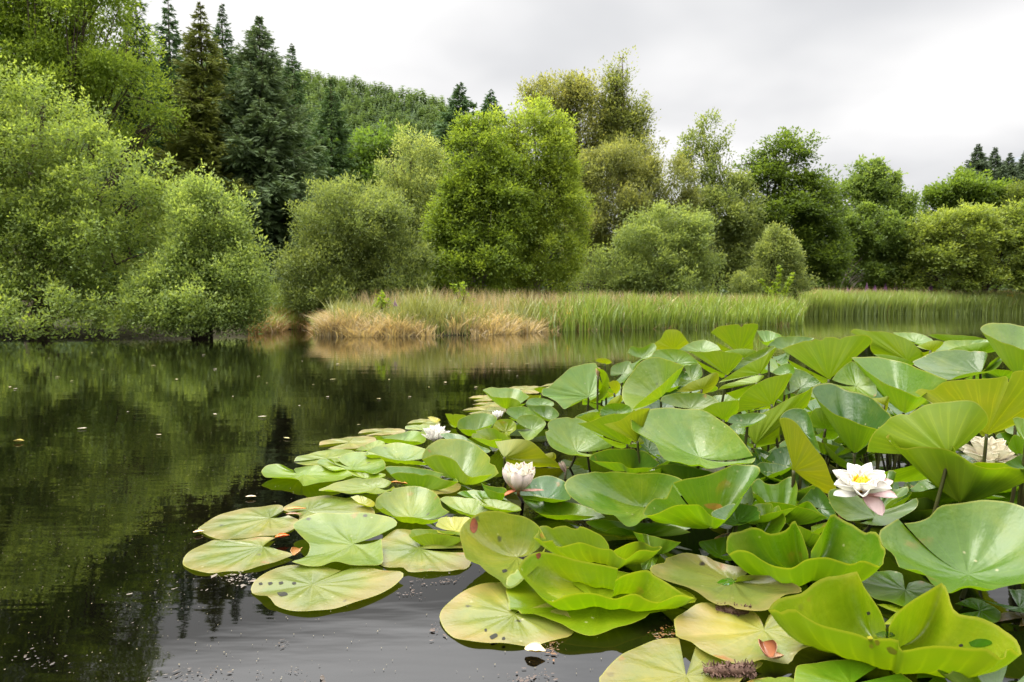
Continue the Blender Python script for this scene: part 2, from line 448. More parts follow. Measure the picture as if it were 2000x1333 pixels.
def leaf(label, pts, z=0.0035, y=None, t=0.0, r=0.0, b=0.012, p=2.2, hub=None, c='G', cat='lily leaf', name='water_lily_leaf',
         group=None, parent=None, foot=None, wr=0.010, sig=3.0, k=None):
    LEAF_ID[0] += 1; rg = np.random.default_rng(LEAF_ID[0])
    P2 = np.array([tuple(map(float, s.split(','))) for s in pts.split()])
    R2 = resample(crm(P2, 10), NRIM)
    c2 = (R2.max(0) + R2.min(0)) / 2
    if z is not None and z < 0.03 and y is None: z += 0.0005 * (LEAF_ID[0] % 9)
    C0 = at_y(c2[0], c2[1], y) if y is not None else at_z(c2[0], c2[1], z)
    if name == 'water_lily_leaf' and (y is not None or z > .035): b = b * (1.8 if abs(b) < .045 else 1.3)
    tr, rr, az = math.radians(t), math.radians(r), math.atan2(C0[0], C0[1])
    nv = np.array([math.sin(rr) * math.cos(tr), -math.sin(tr), math.cos(rr) * math.cos(tr)])
    ca, sa = math.cos(az), math.sin(az)
    nv = np.array([nv[0] * ca + nv[1] * sa, -nv[0] * sa + nv[1] * ca, nv[2]])
    D = ray(R2[:, 0], R2[:, 1])
    s0 = float((C0 - EYE) @ FWD)
    Wd = (R2[:, 0].max() - R2[:, 0].min()) * s0 / FPX
    Hd = (R2[:, 1].max() - R2[:, 1].min()) * s0 / FPX
    lim = 0.62 * max(Wd, Hd)
    den = D @ nv
    s = ((C0 - EYE) @ nv) / np.where(np.abs(den) < 1e-4, 1e-4, den)
    s = np.where(s <= 0, s0 + lim, s)
    s = np.clip(s, s0 - lim, s0 + lim)
    s = smooth1(s, sig)
    rim = EYE + D * s[:, None]
    rim[:, 2] = np.maximum(rim[:, 2], 0.002)
    if hub is None:
        H = rim.mean(0) - b * nv
    else:
        d = ray(*hub); H = EYE + d * (((C0 - b * nv - EYE) @ nv) / (d @ nv))
    H[2] = max(H[2], 0.002)
    if name == 'water_lily_leaf' and wr and rg.random() < .55:
        for _ in range(rg.integers(1, 4)):                                # small bites out of the rim
            i0 = rg.integers(4, NRIM - 4); dp = rg.uniform(.03, .10)
            for di in (-1, 0, 1): rim[i0 + di] = H + (rim[i0 + di] - H) * (1 - dp * (1.0 if di == 0 else rg.uniform(.3, .9)))
    q = rim - H; nn = q @ nv; q = q - nn[:, None] * nv
    R = np.linalg.norm(q, axis=1).mean()
    tk = np.linspace(0, 1, NRING + 1)[1:] ** 0.85
    ang = np.linspace(0, 1, NRIM)
    ph = rg.uniform(0, 6.28, 4)
    G = [np.repeat(H[None], NRIM, 0)]
    for tt in tk:
        wav = wr * R * (np.sin(ang * 6.283 * 6 + ph[0] + 2 * tt) + 0.8 * np.sin(ang * 6.283 * 11 + ph[1])) * tt * (1 - tt) * 4
        wav = wav + 0.016 * R * np.sin(ang * 6.283 * 5 + ph[2]) * np.sin(ang * 6.283 * 2.3 + ph[3]) * tt ** 3 * (1 if wr else 0)
        G.append(H + tt * q + (nn * tt ** p + wav)[:, None] * nv)
    G = np.array(G)                                                     # rings x rim x 3
    G[..., 2] = np.maximum(G[..., 2], 0.0018)
    du = np.gradient(G, axis=0); dv = np.gradient(G, axis=1)
    nr = np.cross(du, dv); nr[0] = nv * np.sign((nr[1:] @ nv).mean() + 1e-9)
    nr = nrm(nr)
    if (nr[1:] @ nv).mean() < 0: nr = -nr; flip = True
    else: flip = False
    nrg = NRING + 1; I = np.arange(nrg * NRIM).reshape(nrg, NRIM)
    quad = np.stack([I[:-1, :-1], I[1:, :-1], I[1:, 1:], I[:-1, 1:]], -1).reshape(-1, 4)
    if flip: quad = quad[:, ::-1]
    uu = np.repeat(np.concatenate([[0], tk]), NRIM); vv = np.tile(ang, nrg)
    o = mesh_obj(name, G.reshape(-1, 3), quad, MLEAF, parent, uv=np.stack([uu, vv], 1), origin=None if parent else H)
    if parent is not None:
        o.location = -np.array(parent.location)
    tone = np.array(TONES[c] if isinstance(c, str) else c)
    jit = 1 + 0.10 * (rg.random(3) - 0.5)
    o.color = (*(tone[:3] * jit), tone[3])
    if parent is None:
        tag(o, label, cat, group)
        if H[2] > 0.035:
            f = np.array(foot, float) if foot else H + np.array([rg.uniform(-.03, .03), rg.uniform(0.0, .07), 0])
            f[2] = -0.12
            mid = (H + f) / 2 + np.array([rg.uniform(-.02, .02), rg.uniform(-.02, .02), 0.0])
            top = H - nv * 0.001
            pth = crm([top, top * 0.75 + mid * 0.25 + [0, 0, -0.01], mid, f], 4)
            bg_ = Bag(); bg_.tube(pth, np.linspace(0.0036, 0.0046, len(pth)), 8)
            so_ = bg_.build('stalk', MSTALK, o); so_.location = -np.array(o.location)
    TRACED.append((R2, np.linalg.lstsq(np.column_stack([np.ones(NRIM), R2]), 1 / s, rcond=None)[0]))
    DIAG.append((label[:46], Wd, float(np.ptp(rim @ nrm(np.array([C0[0], C0[1], 0])))), float(np.ptp(rim[:, 2])), H.round(2).tolist()))
    return o
PAD = dict(cat='lily pad', name='lily_pad')
# ---- floating pads on the left edge of the patch
leaf('upper of two pinkish-rimmed floating pads at the far left tip of the lily patch', '555,999 551,988 527,987 495,991 452,999 416,1013 394,1026 386,1034 398,1042 419,1051 448,1054 486,1051 527,1046 554,1041 572,1035 584,1022 583,1015 563,1008', hub=(527, 1012), b=0.0, c='F', **PAD)
leaf('leftmost floating pad with a decayed orange notch lying flat on dark water', '538,1050 520,1049 475,1054 430,1055 414,1055 385,1069 365,1082 357,1096 360,1107 378,1115 408,1119 448,1116 486,1112 531,1100 565,1089 572,1085 561,1078 536,1071', hub=(513, 1068), b=0.0, c='F', **PAD)
leaf('pinkish floating pad with a torn brown slit behind the pale wide pad', '566,1003 552,995 562,985 590,975 625,969 660,971 690,975 715,983 730,995 728,1010 690,1012 640,1010 600,1020 584,1016 585,1008 570,1005', hub=(600, 998), b=0.0, c='F', **PAD)
leaf('pale grey-green wide pad with a long slit beside the brown curled scrap', '742,1044 775,1028 765,1012 730,1003 690,1001 650,1002 620,1004 590,1013 572,1026 580,1040 592,1052 605,1064 600,1083 585,1092 570,1097 583,1101 605,1105 630,1106 645,1101 660,1099 690,1104 735,1105 748,1096 747,1075 745,1052', z=0.016, hub=(690, 1063), b=0.008, p=3, c='L', **PAD)
leaf('round yellow-green pad lying flat above the strip of reflected sky', '925,1080 914,1109 891,1113 858,1116 822,1118 797,1117 788,1110 768,1109 745,1104 734,1094 730,1080 736,1062 752,1049 774,1036 801,1035 858,1040 905,1055 924,1072', hub=(820, 1072), b=0.0, c='F', **PAD)
leaf('lowest left pad, spotted black and split down its middle, beside reflected sky', '666,1116 632,1107 588,1104 565,1103 542,1108 515,1122 497,1136 490,1150 493,1159 506,1164 522,1166 531,1175 538,1184 560,1191 599,1194 644,1189 678,1181 711,1172 740,1161 768,1147 786,1130 788,1121 777,1115 745,1113 715,1108 690,1108 673,1113', hub=(610, 1142), b=0.0, c='F', **PAD)
leaf('small pad with its left lobe curled up over its own reflection', '572,917 565,915 549,908 534,907 520,910 511,920 512,927 520,934 536,932 554,932 579,935 588,943 593,949 610,947 633,942 664,939 678,932 690,925 660,912 633,912 619,910 580,914 574,918', z=0.016, hub=(590, 927), b=0.013, p=3.5, c='B', **PAD)
leaf('pale wavy-edged pad behind the curled small pad on the left', '574,901 579,893 590,890 617,884 644,878 671,877 691,882 700,893 658,902 626,908 606,910 590,908 577,905', b=0.004, c='L', **PAD)
leaf('buff pad with brown stains floating just below the pink oval pad', '623,873 626,863 644,859 671,855 691,853 725,853 734,857 732,866 703,875 669,878 640,877', b=0.0, c='K', **PAD)
leaf('pink oval pad floating at the back left of the white open flower', '699,848 703,843 716,839 748,837 770,837 790,840 786,846 748,850 714,851', b=0.0, c='K', **PAD)
leaf('thin grey-pink pad floating farthest left behind the white open flower', '795,828 802,823 820,819 838,819 851,823 860,828 851,832 815,833', b=0.0, c='K', **PAD)
leaf('pale green pad directly behind the white open flower', '791,839 795,832 826,830 850,834 862,845 830,855 800,850', b=0.002, c='L', **PAD)
leaf('pad with a curled orange-tinged left lip and a dark hole', '655,906 648,898 631,896 621,899 619,906 631,912 644,918 658,918 676,917 703,919 730,926 745,921 752,916 750,900 725,884 691,884 669,890 660,898', z=0.02, b=0.016, p=3, c='L', **PAD)
leaf('low green leaf lip tucked under the pad with the dark hole', '676,923 690,920 715,925 748,925 752,930 735,936 705,936 685,930', z=0.014, b=0.01, c='B')
leaf('wide dish leaf with wavy rim in front of the white open flower', '850,885 833,877 815,873 786,866 754,867 736,871 716,881 712,891 721,889 743,891 766,898 793,899 815,901 840,905 860,901 858,892', z=0.03, b=0.026, p=3, c='L')
leaf('shallow leaf left of the white open flower showing its olive front', '728,851 745,853 775,848 800,842 818,843 832,852 828,865 812,862 790,861 768,858 745,858 733,856', z=0.03, b=0.024, p=3, c='B')
leaf('short green leaf end poking out under the olive-fronted leaf', '693,881 705,872 725,865 740,860 752,866 742,874 720,878 703,882', z=0.02, b=0.012, c='B')
leaf('blue-grey leaf half hidden behind the humped leaf by the white flower', '858,848 880,846 905,852 930,868 958,880 935,886 890,872 860,860', y=2.15, t=10, b=0.01, c='S')
leaf('humped broad leaf with wavy rim right below the white open flower', '974,925 969,914 958,896 944,880 926,867 901,858 874,859 856,859 834,874 823,896 834,893 852,889 874,893 890,902 899,914 913,928 926,932 940,929 962,926', z=0.075, t=6, b=0.055, p=2.2, c='L')
leaf('long low leaf with olive rim under the wide dish leaf', '866,925 840,918 804,913 770,911 752,913 758,921 763,926 781,923 811,926 824,929 838,927 870,937 895,942 890,934', z=0.045, b=0.04, p=2.5, c='G')
leaf('light leaf with a notch and curled front beneath the long low leaf', '762,946 764,940 743,934 714,936 694,935 662,941 640,949 622,957 628,960 644,957 667,963 680,965 698,962 714,962 739,965 748,963 772,956 768,950', z=0.025, hub=(735, 952), b=0.016, p=3, c='L')
leaf('yellow curled leaf lip beside the large smooth oval leaf', '685,971 700,968 720,974 732,983 727,990 708,985 692,979', z=0.016, b=0.01, c='Y')
leaf('tan flat pad in shade behind the large smooth oval leaf', '770,946 800,944 850,940 885,941 900,947 895,958 870,965 830,966 795,958', b=0.0, c='K', **PAD)
leaf('large smooth oval leaf with turned-up front left of the pink cup flower', '878,1001 864,990 858,972 844,959 822,951 799,951 774,953 752,961 736,972 733,986 731,993 747,991 761,1001 772,1010 799,1009 822,1013 840,1015 862,1013 876,1008', z=0.038, t=4, b=0.034, p=2.8, c='L')
leaf('small yellow leaf with orange edge between the oval leaf and the raised round leaf', '851,1028 854,1018 862,1012 880,1010 915,1011 928,1025 915,1043 880,1044 858,1042 852,1035', z=0.03, b=0.012, c='Y')
leaf('low leaf with folded olive front under the small yellow leaf', '905,1052 880,1046 858,1044 840,1042 815,1046 801,1050 801,1036 835,1034 860,1036 900,1040 915,1046', z=0.03, b=0.028, p=2.5, c='B')
leaf('raised round leaf with a rust-red tear facing the camera', '1066,1052 1049,1024 1026,1010 999,1006 975,999 948,1000 925,1008 907,1021 898,1040 900,1055 905,1075 912,1094 934,1103 952,1118 975,1134 990,1148 1010,1142 1030,1125 1055,1100 1066,1070', z=0.05, t=9, b=0.03, p=2.2, hub=(1010, 1088), c='L')
leaf('bright two-lobed leaf with rippled front lip, topmost of the pair at bottom centre', '1207,1110 1195,1108 1150,1100 1100,1085 1068,1079 1048,1079 1030,1085 1019,1096 1012,1109 1017,1123 1030,1139 1048,1159 1075,1175 1095,1168 1120,1161 1154,1158 1176,1161 1202,1168 1229,1161 1245,1161 1262,1170 1285,1176 1307,1170 1328,1164 1357,1170 1341,1163 1307,1141 1276,1123 1267,1113 1244,1114 1217,1123 1202,1134', z=0.052, t=5, hub=(1183, 1154), b=0.038, p=4.6, c='B')
leaf('wide green leaf with yellow rim lying under the bright two-lobed leaf', '1010,1112 1003,1121 996,1122 990,1128 988,1155 993,1173 994,1194 1008,1192 1019,1201 1037,1198 1059,1204 1075,1211 1098,1220 1120,1231 1147,1239 1165,1239 1188,1233 1200,1228 1229,1220 1258,1208 1285,1199 1319,1190 1337,1179 1362,1172 1330,1150 1200,1115 1080,1105', z=0.013, b=0.01, p=3, c='B')
leaf('rosy brown round pad floating at bottom centre beside the reflected sky', '1060,1162 1000,1142 970,1138 945,1140 918,1150 891,1164 868,1184 859,1200 860,1213 870,1231 888,1246 918,1254 945,1256 976,1256 1008,1260 1037,1261 1064,1255 1098,1247 1120,1237 1110,1200 1080,1172', hub=(1005, 1200), b=0.0, c='K', **PAD)
leaf('large pale pad cut by the bottom edge below the yellowed pad', '1326,1246 1312,1247 1281,1250 1251,1260 1218,1276 1190,1301 1175,1319 1170,1328 1180,1360 1220,1385 1300,1395 1380,1385 1430,1360 1447,1330 1470,1312 1490,1292 1440,1290 1400,1280 1360,1260', hub=(1340, 1320), b=0.0, c='F', **PAD)
leaf('yellowed pad with a rusty left side holding the rust-coloured scrap', '1491,1224 1483,1206 1472,1195 1443,1186 1398,1179 1364,1177 1337,1195 1317,1209 1319,1231 1322,1245 1350,1254 1366,1267 1393,1283 1420,1294 1443,1298 1465,1295 1488,1287 1515,1294 1542,1296 1555,1275 1575,1263 1605,1262 1640,1266 1680,1280 1700,1270 1640,1230 1560,1195 1510,1195 1496,1212', z=0.012, hub=(1492, 1231), b=0.006, c='K', **PAD)
leaf('wide notched leaf with a green puddle at its heart, front centre right', '1466,1111 1431,1107 1393,1094 1384,1087 1364,1084 1337,1080 1308,1087 1285,1096 1269,1112 1276,1123 1294,1132 1321,1141 1341,1148 1364,1159 1386,1173 1409,1182 1431,1188 1465,1192 1499,1191 1512,1180 1533,1164 1562,1158 1566,1150 1550,1140 1510,1125 1476,1122 1452,1124 1440,1129', z=0.03, hub=(1430, 1134), b=0.016, p=3, c='F')
leaf('biggest front leaf, two tall pointed lobes and yellow spots on its lip', '1730,1223 1720,1195 1700,1163 1685,1140 1678,1121 1670,1113 1662,1118 1638,1125 1612,1129 1590,1140 1568,1158 1550,1163 1525,1168 1510,1178 1500,1195 1517,1191 1523,1198 1538,1192 1555,1192 1570,1203 1600,1218 1638,1228 1675,1238 1695,1247 1715,1248 1740,1246 1760,1253 1753,1265 1765,1270 1778,1268 1795,1265 1825,1263 1862,1265 1900,1268 1928,1267 1945,1279 1962,1290 1966,1273 1970,1263 1983,1273 1996,1283 1990,1258 1980,1243 1962,1230 1945,1218 1912,1205 1885,1202 1870,1188 1858,1170 1848,1150 1845,1137 1835,1140 1815,1153 1788,1170 1762,1190 1745,1210 1736,1226', z=0.080, t=8, hub=(1733, 1270), b=0.060, p=4.2, c='B', sig=2.0)
leaf('flat green leaf cut by the bottom edge under the biggest front leaf', '1725,1298 1690,1286 1650,1288 1588,1295 1562,1300 1554,1308 1555,1345 1600,1380 1700,1385 1780,1365 1785,1335 1760,1315', z=0.010, b=0.0, c='G')
leaf('curled leaf in the bottom right corner with a yellow rolled edge', '1970,1290 1900,1290 1858,1298 1838,1305 1830,1310 1850,1318 1867,1306 1880,1309 1900,1313 1910,1323 1925,1345 1950,1375 2030,1370 2060,1320 2020,1292', z=0.03, b=0.022, p=3, c='G')
leaf('small dark leaf between the two leaves at the bottom right edge', '1790,1325 1795,1310 1815,1300 1835,1312 1850,1340 1800,1345', b=0.0, c='G')
leaf('thin pale leaf edge at the bottom below the rust-coloured scrap', '1445,1340 1472,1327 1510,1323 1550,1326 1570,1345 1500,1375 1450,1365', b=0.0, c='L')
# ---- middle right
leaf('big leaf folded like a boat with two pointed lobes, below the chewed leaf', '1579,1083 1573,1063 1566,1043 1557,1025 1550,1014 1539,1031 1521,1040 1500,1043 1489,1036 1471,1031 1455,1035 1444,1039 1428,1041 1420,1052 1419,1067 1420,1085 1435,1077 1449,1075 1467,1079 1487,1092 1507,1103 1525,1108 1548,1109 1570,1094 1590,1088 1615,1089 1638,1097 1658,1103 1671,1101 1683,1095 1697,1098 1722,1107 1727,1088 1731,1076 1722,1065 1718,1047 1712,1039 1703,1036 1695,1040 1683,1036 1667,1025 1654,1020 1638,1011 1625,1003 1615,1020 1604,1043 1593,1063 1584,1079', z=0.085, t=8, hub=(1576, 1114), b=0.062, p=3.6, c='G', sig=2.0)
leaf('largest dark glossy leaf with a wet hollow at the right edge', '1766,1022 1794,1017 1816,1008 1836,989 1870,984 1915,977 1949,980 1983,986 2020,1000 2060,1030 2080,1070 2070,1110 2040,1132 2000,1139 1962,1146 1935,1153 1900,1146 1875,1147 1853,1158 1835,1150 1820,1140 1805,1121 1791,1113 1771,1111 1755,1106 1749,1090 1740,1079 1726,1070 1719,1056 1718,1039 1735,1025 1754,1013', z=0.10, t=20, hub=(1890, 1122), b=0.035, p=1.8, c='G', sig=2.5)
leaf('shaded leaf with a notch seen between the pointed lobes of the biggest leaf', '1765,1142 1760,1120 1720,1115 1680,1125 1688,1150 1705,1168 1735,1175 1770,1185 1790,1183 1825,1170 1832,1150 1800,1135 1775,1138', z=0.012, hub=(1768, 1152), b=0.004, c='G')
leaf('sliver of yellow-green leaf under the shaded notched leaf', '1712,1180 1760,1183 1778,1192 1750,1218 1725,1220', b=0.0, c='B')
leaf('dark flat leaf at the right behind the biggest front leaf', '1865,1180 1900,1168 1945,1188 1955,1200 1945,1216 1900,1212 1872,1200', b=0.0, c='G')
leaf('dark leaf strip at the right edge under the largest glossy leaf', '1890,1162 1930,1176 1965,1188 2000,1197 2050,1190 2050,1160 1970,1150', z=0.03, b=0.01, c='D')
leaf('brown dead leaf at the right edge above the bottom corner', '1950,1215 1955,1198 1990,1197 2030,1205 2030,1218 1990,1224', b=0.0, c='E')
leaf('low dark leaf touching water left of the boat-folded leaf', '1440,1062 1415,1050 1390,1054 1370,1057 1365,1063 1375,1075 1400,1087 1430,1095 1452,1090 1448,1072', z=0.02, b=0.015, c='G')
leaf('small brown leaf behind the low dark leaf', '1393,1056 1400,1048 1425,1041 1440,1048 1420,1056', b=0.0, c='E')
leaf('broad bowl-shaped leaf catching light right of the pink cup flower', '1345,960 1330,935 1290,926 1248,925 1216,923 1194,921 1180,922 1162,920 1144,925 1126,928 1108,937 1102,948 1104,955 1113,970 1131,984 1153,995 1180,1004 1198,1006 1212,1018 1225,1027 1243,1025 1259,1013 1288,1018 1313,1024 1340,1015 1348,990', z=0.09, t=12, b=0.04, p=1.6, hub=(1255, 990), c='G')
leaf('funnel-shaped leaf with a nibbled orange rim, beside the broad bowl leaf', '1313,947 1302,968 1281,971 1268,982 1258,997 1257,1008 1281,1004 1304,995 1326,988 1351,985 1367,986 1385,1005 1395,1010 1410,1013 1418,1013 1430,1000 1445,985 1458,960 1475,937 1485,921 1478,911 1458,907 1435,905 1426,910 1401,921 1363,932 1334,939 1315,944', z=0.13, t=4, b=0.085, p=1.25, hub=(1392, 1030), c='G', sig=2.5)
leaf('shallow glossy leaf with a wet patch right of the pink flower stem', '1182,1010 1158,995 1113,981 1090,976 1068,972 1045,967 1025,966 1021,973 1029,986 1045,997 1065,1006 1097,1007 1135,1007 1162,1009', z=0.03, b=0.024, p=2.6, c='G')
leaf('dark leaf with a bright wet band behind the shallow glossy leaf', '1001,962 1014,958 1041,937 1068,929 1101,939 1110,960 1113,977 1086,975 1045,970 1014,968', z=0.05, b=0.015, c='D')
leaf('long low leaf with rippled olive lip under the funnel-shaped leaf', '1355,1030 1310,1020 1250,1022 1191,1016 1162,1015 1144,1020 1158,1031 1180,1039 1196,1031 1216,1032 1243,1038 1266,1032 1293,1027 1315,1028 1349,1040', z=0.024, b=0.02, p=2.6, c='G')
leaf('crumpled leaf with a deeply frilled lip at centre front', '1190,1069 1187,1060 1176,1047 1158,1038 1140,1029 1126,1028 1104,1028 1086,1031 1077,1034 1070,1028 1054,1028 1052,1038 1042,1051 1052,1052 1059,1058 1070,1056 1079,1054 1083,1063 1095,1067 1113,1064 1133,1060 1153,1065 1176,1073 1194,1075 1207,1085 1221,1092 1232,1088 1243,1077 1259,1074 1277,1076 1293,1069 1290,1065 1275,1068 1259,1061 1243,1059 1225,1063 1212,1069 1199,1076', z=0.058, t=2, b=0.050, p=3.2, hub=(1180, 1094), c='L', sig=2.0)
leaf('green leaf corner in shade behind the notched puddle leaf', '1260,1078 1285,1070 1292,1076 1285,1092 1272,1112 1255,1112 1250,1095', z=0.012, b=0.0, c='G')
# ---- low leaves around the pink cup flower
leaf('small green leaf tip left of the pink cup flower', '940,943 948,948 965,951 985,953 990,962 975,963 955,957 945,951', z=0.05, b=0.02, c='G')
leaf('narrow wavy leaf below the pink cup flower, rearmost of three', '893,964 905,959 935,958 965,965 990,975 985,980 950,978 920,972 900,968', z=0.02, b=0.012, c='G')
leaf('narrow wavy leaf with raised left knob below the pink cup flower', '912,960 925,957 935,962 942,970 960,973 985,977 1012,988 1015,998 985,996 960,990 940,982 925,972', z=0.025, b=0.018, p=3, c='G')
leaf('yellow-edged leaf in front of the two narrow wavy leaves', '858,975 870,970 885,970 905,973 925,975 950,985 975,995 960,1003 930,1007 905,1000 885,993 868,984', z=0.03, b=0.02, p=2.6, c='B')
leaf('olive folded lip beside the pink flower stem', '918,966 928,966 940,976 955,975 985,980 1010,988 1017,998 985,996 955,990 938,985 925,976', z=0.035, b=0.016, p=2, c='B')
# ---- upper left cluster
leaf('flared pale leaf at the back left above the small white bud', '1034,775 1021,764 1003,759 976,758 958,757 943,762 951,768 962,775 973,777 994,777 1009,781 1023,790 1032,785', y=3.1, t=6, b=0.055, p=1.6, c='P')
leaf('pale rounded leaf behind the small white bud', '988,806 995,797 1023,794 1040,802 1052,812 1040,822 1010,820 993,814', y=2.9, t=25, b=0.02, c='P')
leaf('blue-green rolled leaf under the biggest pale upright leaf', '1027,791 1050,793 1075,793 1092,810 1078,820 1060,814 1040,801', y=2.85, t=20, b=0.02, c='S')
leaf('dark leaf in the gap behind the flared pale leaf', '1025,790 1035,779 1060,778 1080,786 1078,794 1050,794', y=3.0, t=25, b=0.01, c='G')
ml = leaf('big pale upright leaf with a rolled right lobe and pink tip, upper centre', '1153,783 1170,770 1171,745 1165,712 1151,710 1133,713 1115,718 1099,732 1086,743 1072,757 1061,759 1058,765 1059,772 1070,776 1086,784 1095,793 1102,800 1111,795 1122,788 1143,779', y=2.7, t=52, r=8, b=0.012, p=1.6, hub=(1150, 775), c='P')
leaf('', '1163,718 1180,724 1189,738 1190,757 1180,775 1165,785 1153,784 1143,776 1160,776 1169,766 1169,752 1164,735', y=2.66, t=-35, r=50, b=-0.02, c='B', parent=ml, name='folded_lobe')
leaf('green dish leaf right behind the white open flower', '970,822 970,816 958,808 935,807 913,812 897,820 893,828 895,838 908,839 926,840 944,835 962,829', y=2.6, t=12, b=0.045, p=2, c='G')
leaf('small folded leaf with olive lip above the white open flower', '869,808 885,809 910,812 905,819 893,822 890,831 878,827 872,818', y=2.75, t=-20, b=0.02, c='B')
leaf('tiny yellow leaf lip just above the white open flower', '835,815 845,814 860,820 852,826 840,823', y=2.8, b=0.006, c='Y')
leaf('shredded bright leaf in the middle below the small white bud', '962,835 970,822 985,819 1003,822 1008,838 995,850 998,858 985,850 972,845 965,842', y=2.5, t=40, b=0.012, c='B', wr=0.05)
leaf('pale oval leaf facing the camera right of the shredded leaf', '1008,824 1014,814 1025,811 1041,811 1057,817 1066,826 1063,835 1052,847 1043,856 1032,861 1023,856 1012,842', y=2.45, t=40, b=0.012, c='P')
leaf('bowl leaf with deep olive front above the pink cup flower', '998,859 989,851 971,840 958,836 940,839 926,844 921,853 926,856 940,857 955,860 967,858 980,858', y=2.3, t=2, hub=(985, 890), b=0.07, p=1.5, c='L')
leaf('mustard-coloured leaf back standing behind the pink cup flower', '967,862 987,860 1016,858 1036,863 1054,876 1070,892 1088,903 1102,914 1113,930 1104,938 1081,932 1045,928 1010,915 987,900 975,884', y=2.05, t=-55, b=0.03, hub=(985, 893), p=1.5, c='M')
leaf('broad streaked leaf facing left in the middle of the patch', '1200,871 1183,856 1160,833 1138,820 1120,815 1099,816 1079,820 1071,826 1066,838 1066,850 1072,867 1084,878 1099,885 1115,889 1131,888 1147,892 1169,889 1188,884', y=2.05, t=28, b=0.03, p=1.6, c='P')
leaf('small mustard leaf corner above the mustard leaf back', '1065,887 1080,884 1086,890 1084,898 1075,896', y=2.2, t=-50, b=0.01, c='M')
leaf('grey-green dish leaf under the largest pale bowl leaf', '1288,905 1270,889 1254,879 1225,877 1198,878 1176,880 1158,887 1151,894 1155,898 1176,903 1196,903 1214,906 1225,913 1248,914 1277,913', y=1.78, t=6, b=0.05, p=2, hub=(1232, 915), c='S')
leaf('largest pale bowl leaf in the centre right of the patch', '1471,890 1465,881 1451,863 1433,843 1415,827 1388,809 1366,800 1336,798 1316,796 1294,797 1267,800 1244,807 1233,818 1232,829 1235,841 1253,850 1276,863 1285,877 1291,890 1303,899 1325,901 1348,909 1366,908 1381,915 1397,915 1420,910 1442,906 1469,904 1476,893', y=1.72, t=19, hub=(1366, 893), b=0.06, p=1.6, c='P')
leaf('green folded leaf back left of the largest pale bowl leaf', '1127,828 1154,823 1175,814 1197,809 1230,807 1240,800 1236,825 1240,850 1220,875 1200,873 1179,859 1154,843', y=1.95, t=-52, hub=(1225, 868), b=0.02, p=1.5, c='B')
leaf('yellow-topped leaf back hugging the largest pale bowl leaf', '1179,829 1208,823 1233,807 1250,799 1270,799 1240,815 1236,838 1258,865 1240,865 1208,843', y=1.86, t=-52, hub=(1245, 862), b=0.015, p=1.5, c='Y')
leaf('small shiny leaf on top of the green folded leaf back', '1171,813 1174,800 1186,790 1204,788 1222,790 1233,798 1230,806 1197,810', y=2.15, t=42, b=0.012, c='G')
leaf('yellow leaf edge between the small shiny leaf and the orange-fold leaf', '1186,790 1195,780 1212,772 1216,782 1205,789', y=2.3, t=-45, b=0.01, c='Y')
leaf('small olive leaf below the rolled lobe of the pale upright leaf', '1132,820 1140,810 1158,805 1170,810 1171,820 1150,824', y=2.3, t=-40, b=0.01, c='B')
leaf('dark leaf with its orange-veined front side folded up', '1231,806 1215,775 1222,746 1235,728 1253,705 1280,698 1303,703 1322,710 1336,716 1325,722 1307,738 1280,762 1253,783 1236,800', y=2.2, t=18, r=-34, hub=(1290, 775), b=0.06, p=1.4, c=(0.08, 0.14, 0.02, 0.2))
leaf('pale blue-grey leaf standing behind the dark orange-fold leaf', '1336,715 1363,711 1370,719 1370,737 1348,748 1325,755 1330,737', y=2.3, t=40, b=0.012, c='S')
leaf('dark net-veined leaf back right of the orange-fold leaf', '1320,766 1348,748 1370,739 1400,728 1402,746 1381,768 1348,768', y=2.15, t=-50, b=0.012, c=(0.10, 0.10, 0.012, 0.1))
leaf('tall pale leaf at the back left corner of the raised leaves', '1225,690 1233,677 1253,680 1276,670 1283,685 1275,697 1255,702 1242,712 1236,726 1228,712', y=2.75, t=45, b=0.012, c='P')
leaf('peaked yellow leaf back on the skyline of the patch', '1276,683 1280,670 1290,662 1300,646 1314,644 1327,647 1339,661 1345,674 1330,681 1312,683 1291,684', y=2.9, t=-60, hub=(1315, 682), b=0.012, c='Y')
leaf('broad pale leaf in front of the peaked yellow leaf', '1271,699 1280,685 1303,682 1325,683 1343,690 1359,703 1368,713 1348,714 1325,719 1303,722 1288,712', y=2.6, t=48, b=0.012, c='P')
leaf('low pale leaf on the skyline left of the upright green leaf', '1327,683 1348,670 1372,664 1390,669 1408,683 1375,688 1345,688', y=2.85, t=25, b=0.012, c='P')
leaf('dark grey leaf left of the tall pale leaf at the back', '1192,734 1195,717 1213,708 1230,706 1236,726 1215,748 1200,745', y=2.75, t=40, b=0.01, c='S')
leaf('small yellow-green curled leaf at the far left of the skyline', '1162,704 1172,700 1185,701 1195,708 1180,712', y=2.95, t=-30, b=0.008, c='Y')
leaf('yellow leaf curl left of the dark orange-fold leaf', '1188,748 1203,743 1212,754 1206,768 1190,776 1186,762', y=2.5, t=-40, b=0.01, c='Y')
leaf('grey oval leaf above the largest pale bowl leaf', '1289,784 1296,774 1316,769 1348,768 1370,768 1390,775 1404,787 1388,794 1370,802 1336,801 1296,799', y=1.98, t=32, b=0.015, c='S')
leaf('pale leaf showing behind the left of the orange-fold leaf', '1213,760 1222,742 1235,728 1228,735 1216,748', y=2.35, t=45, b=0.006, c='P')
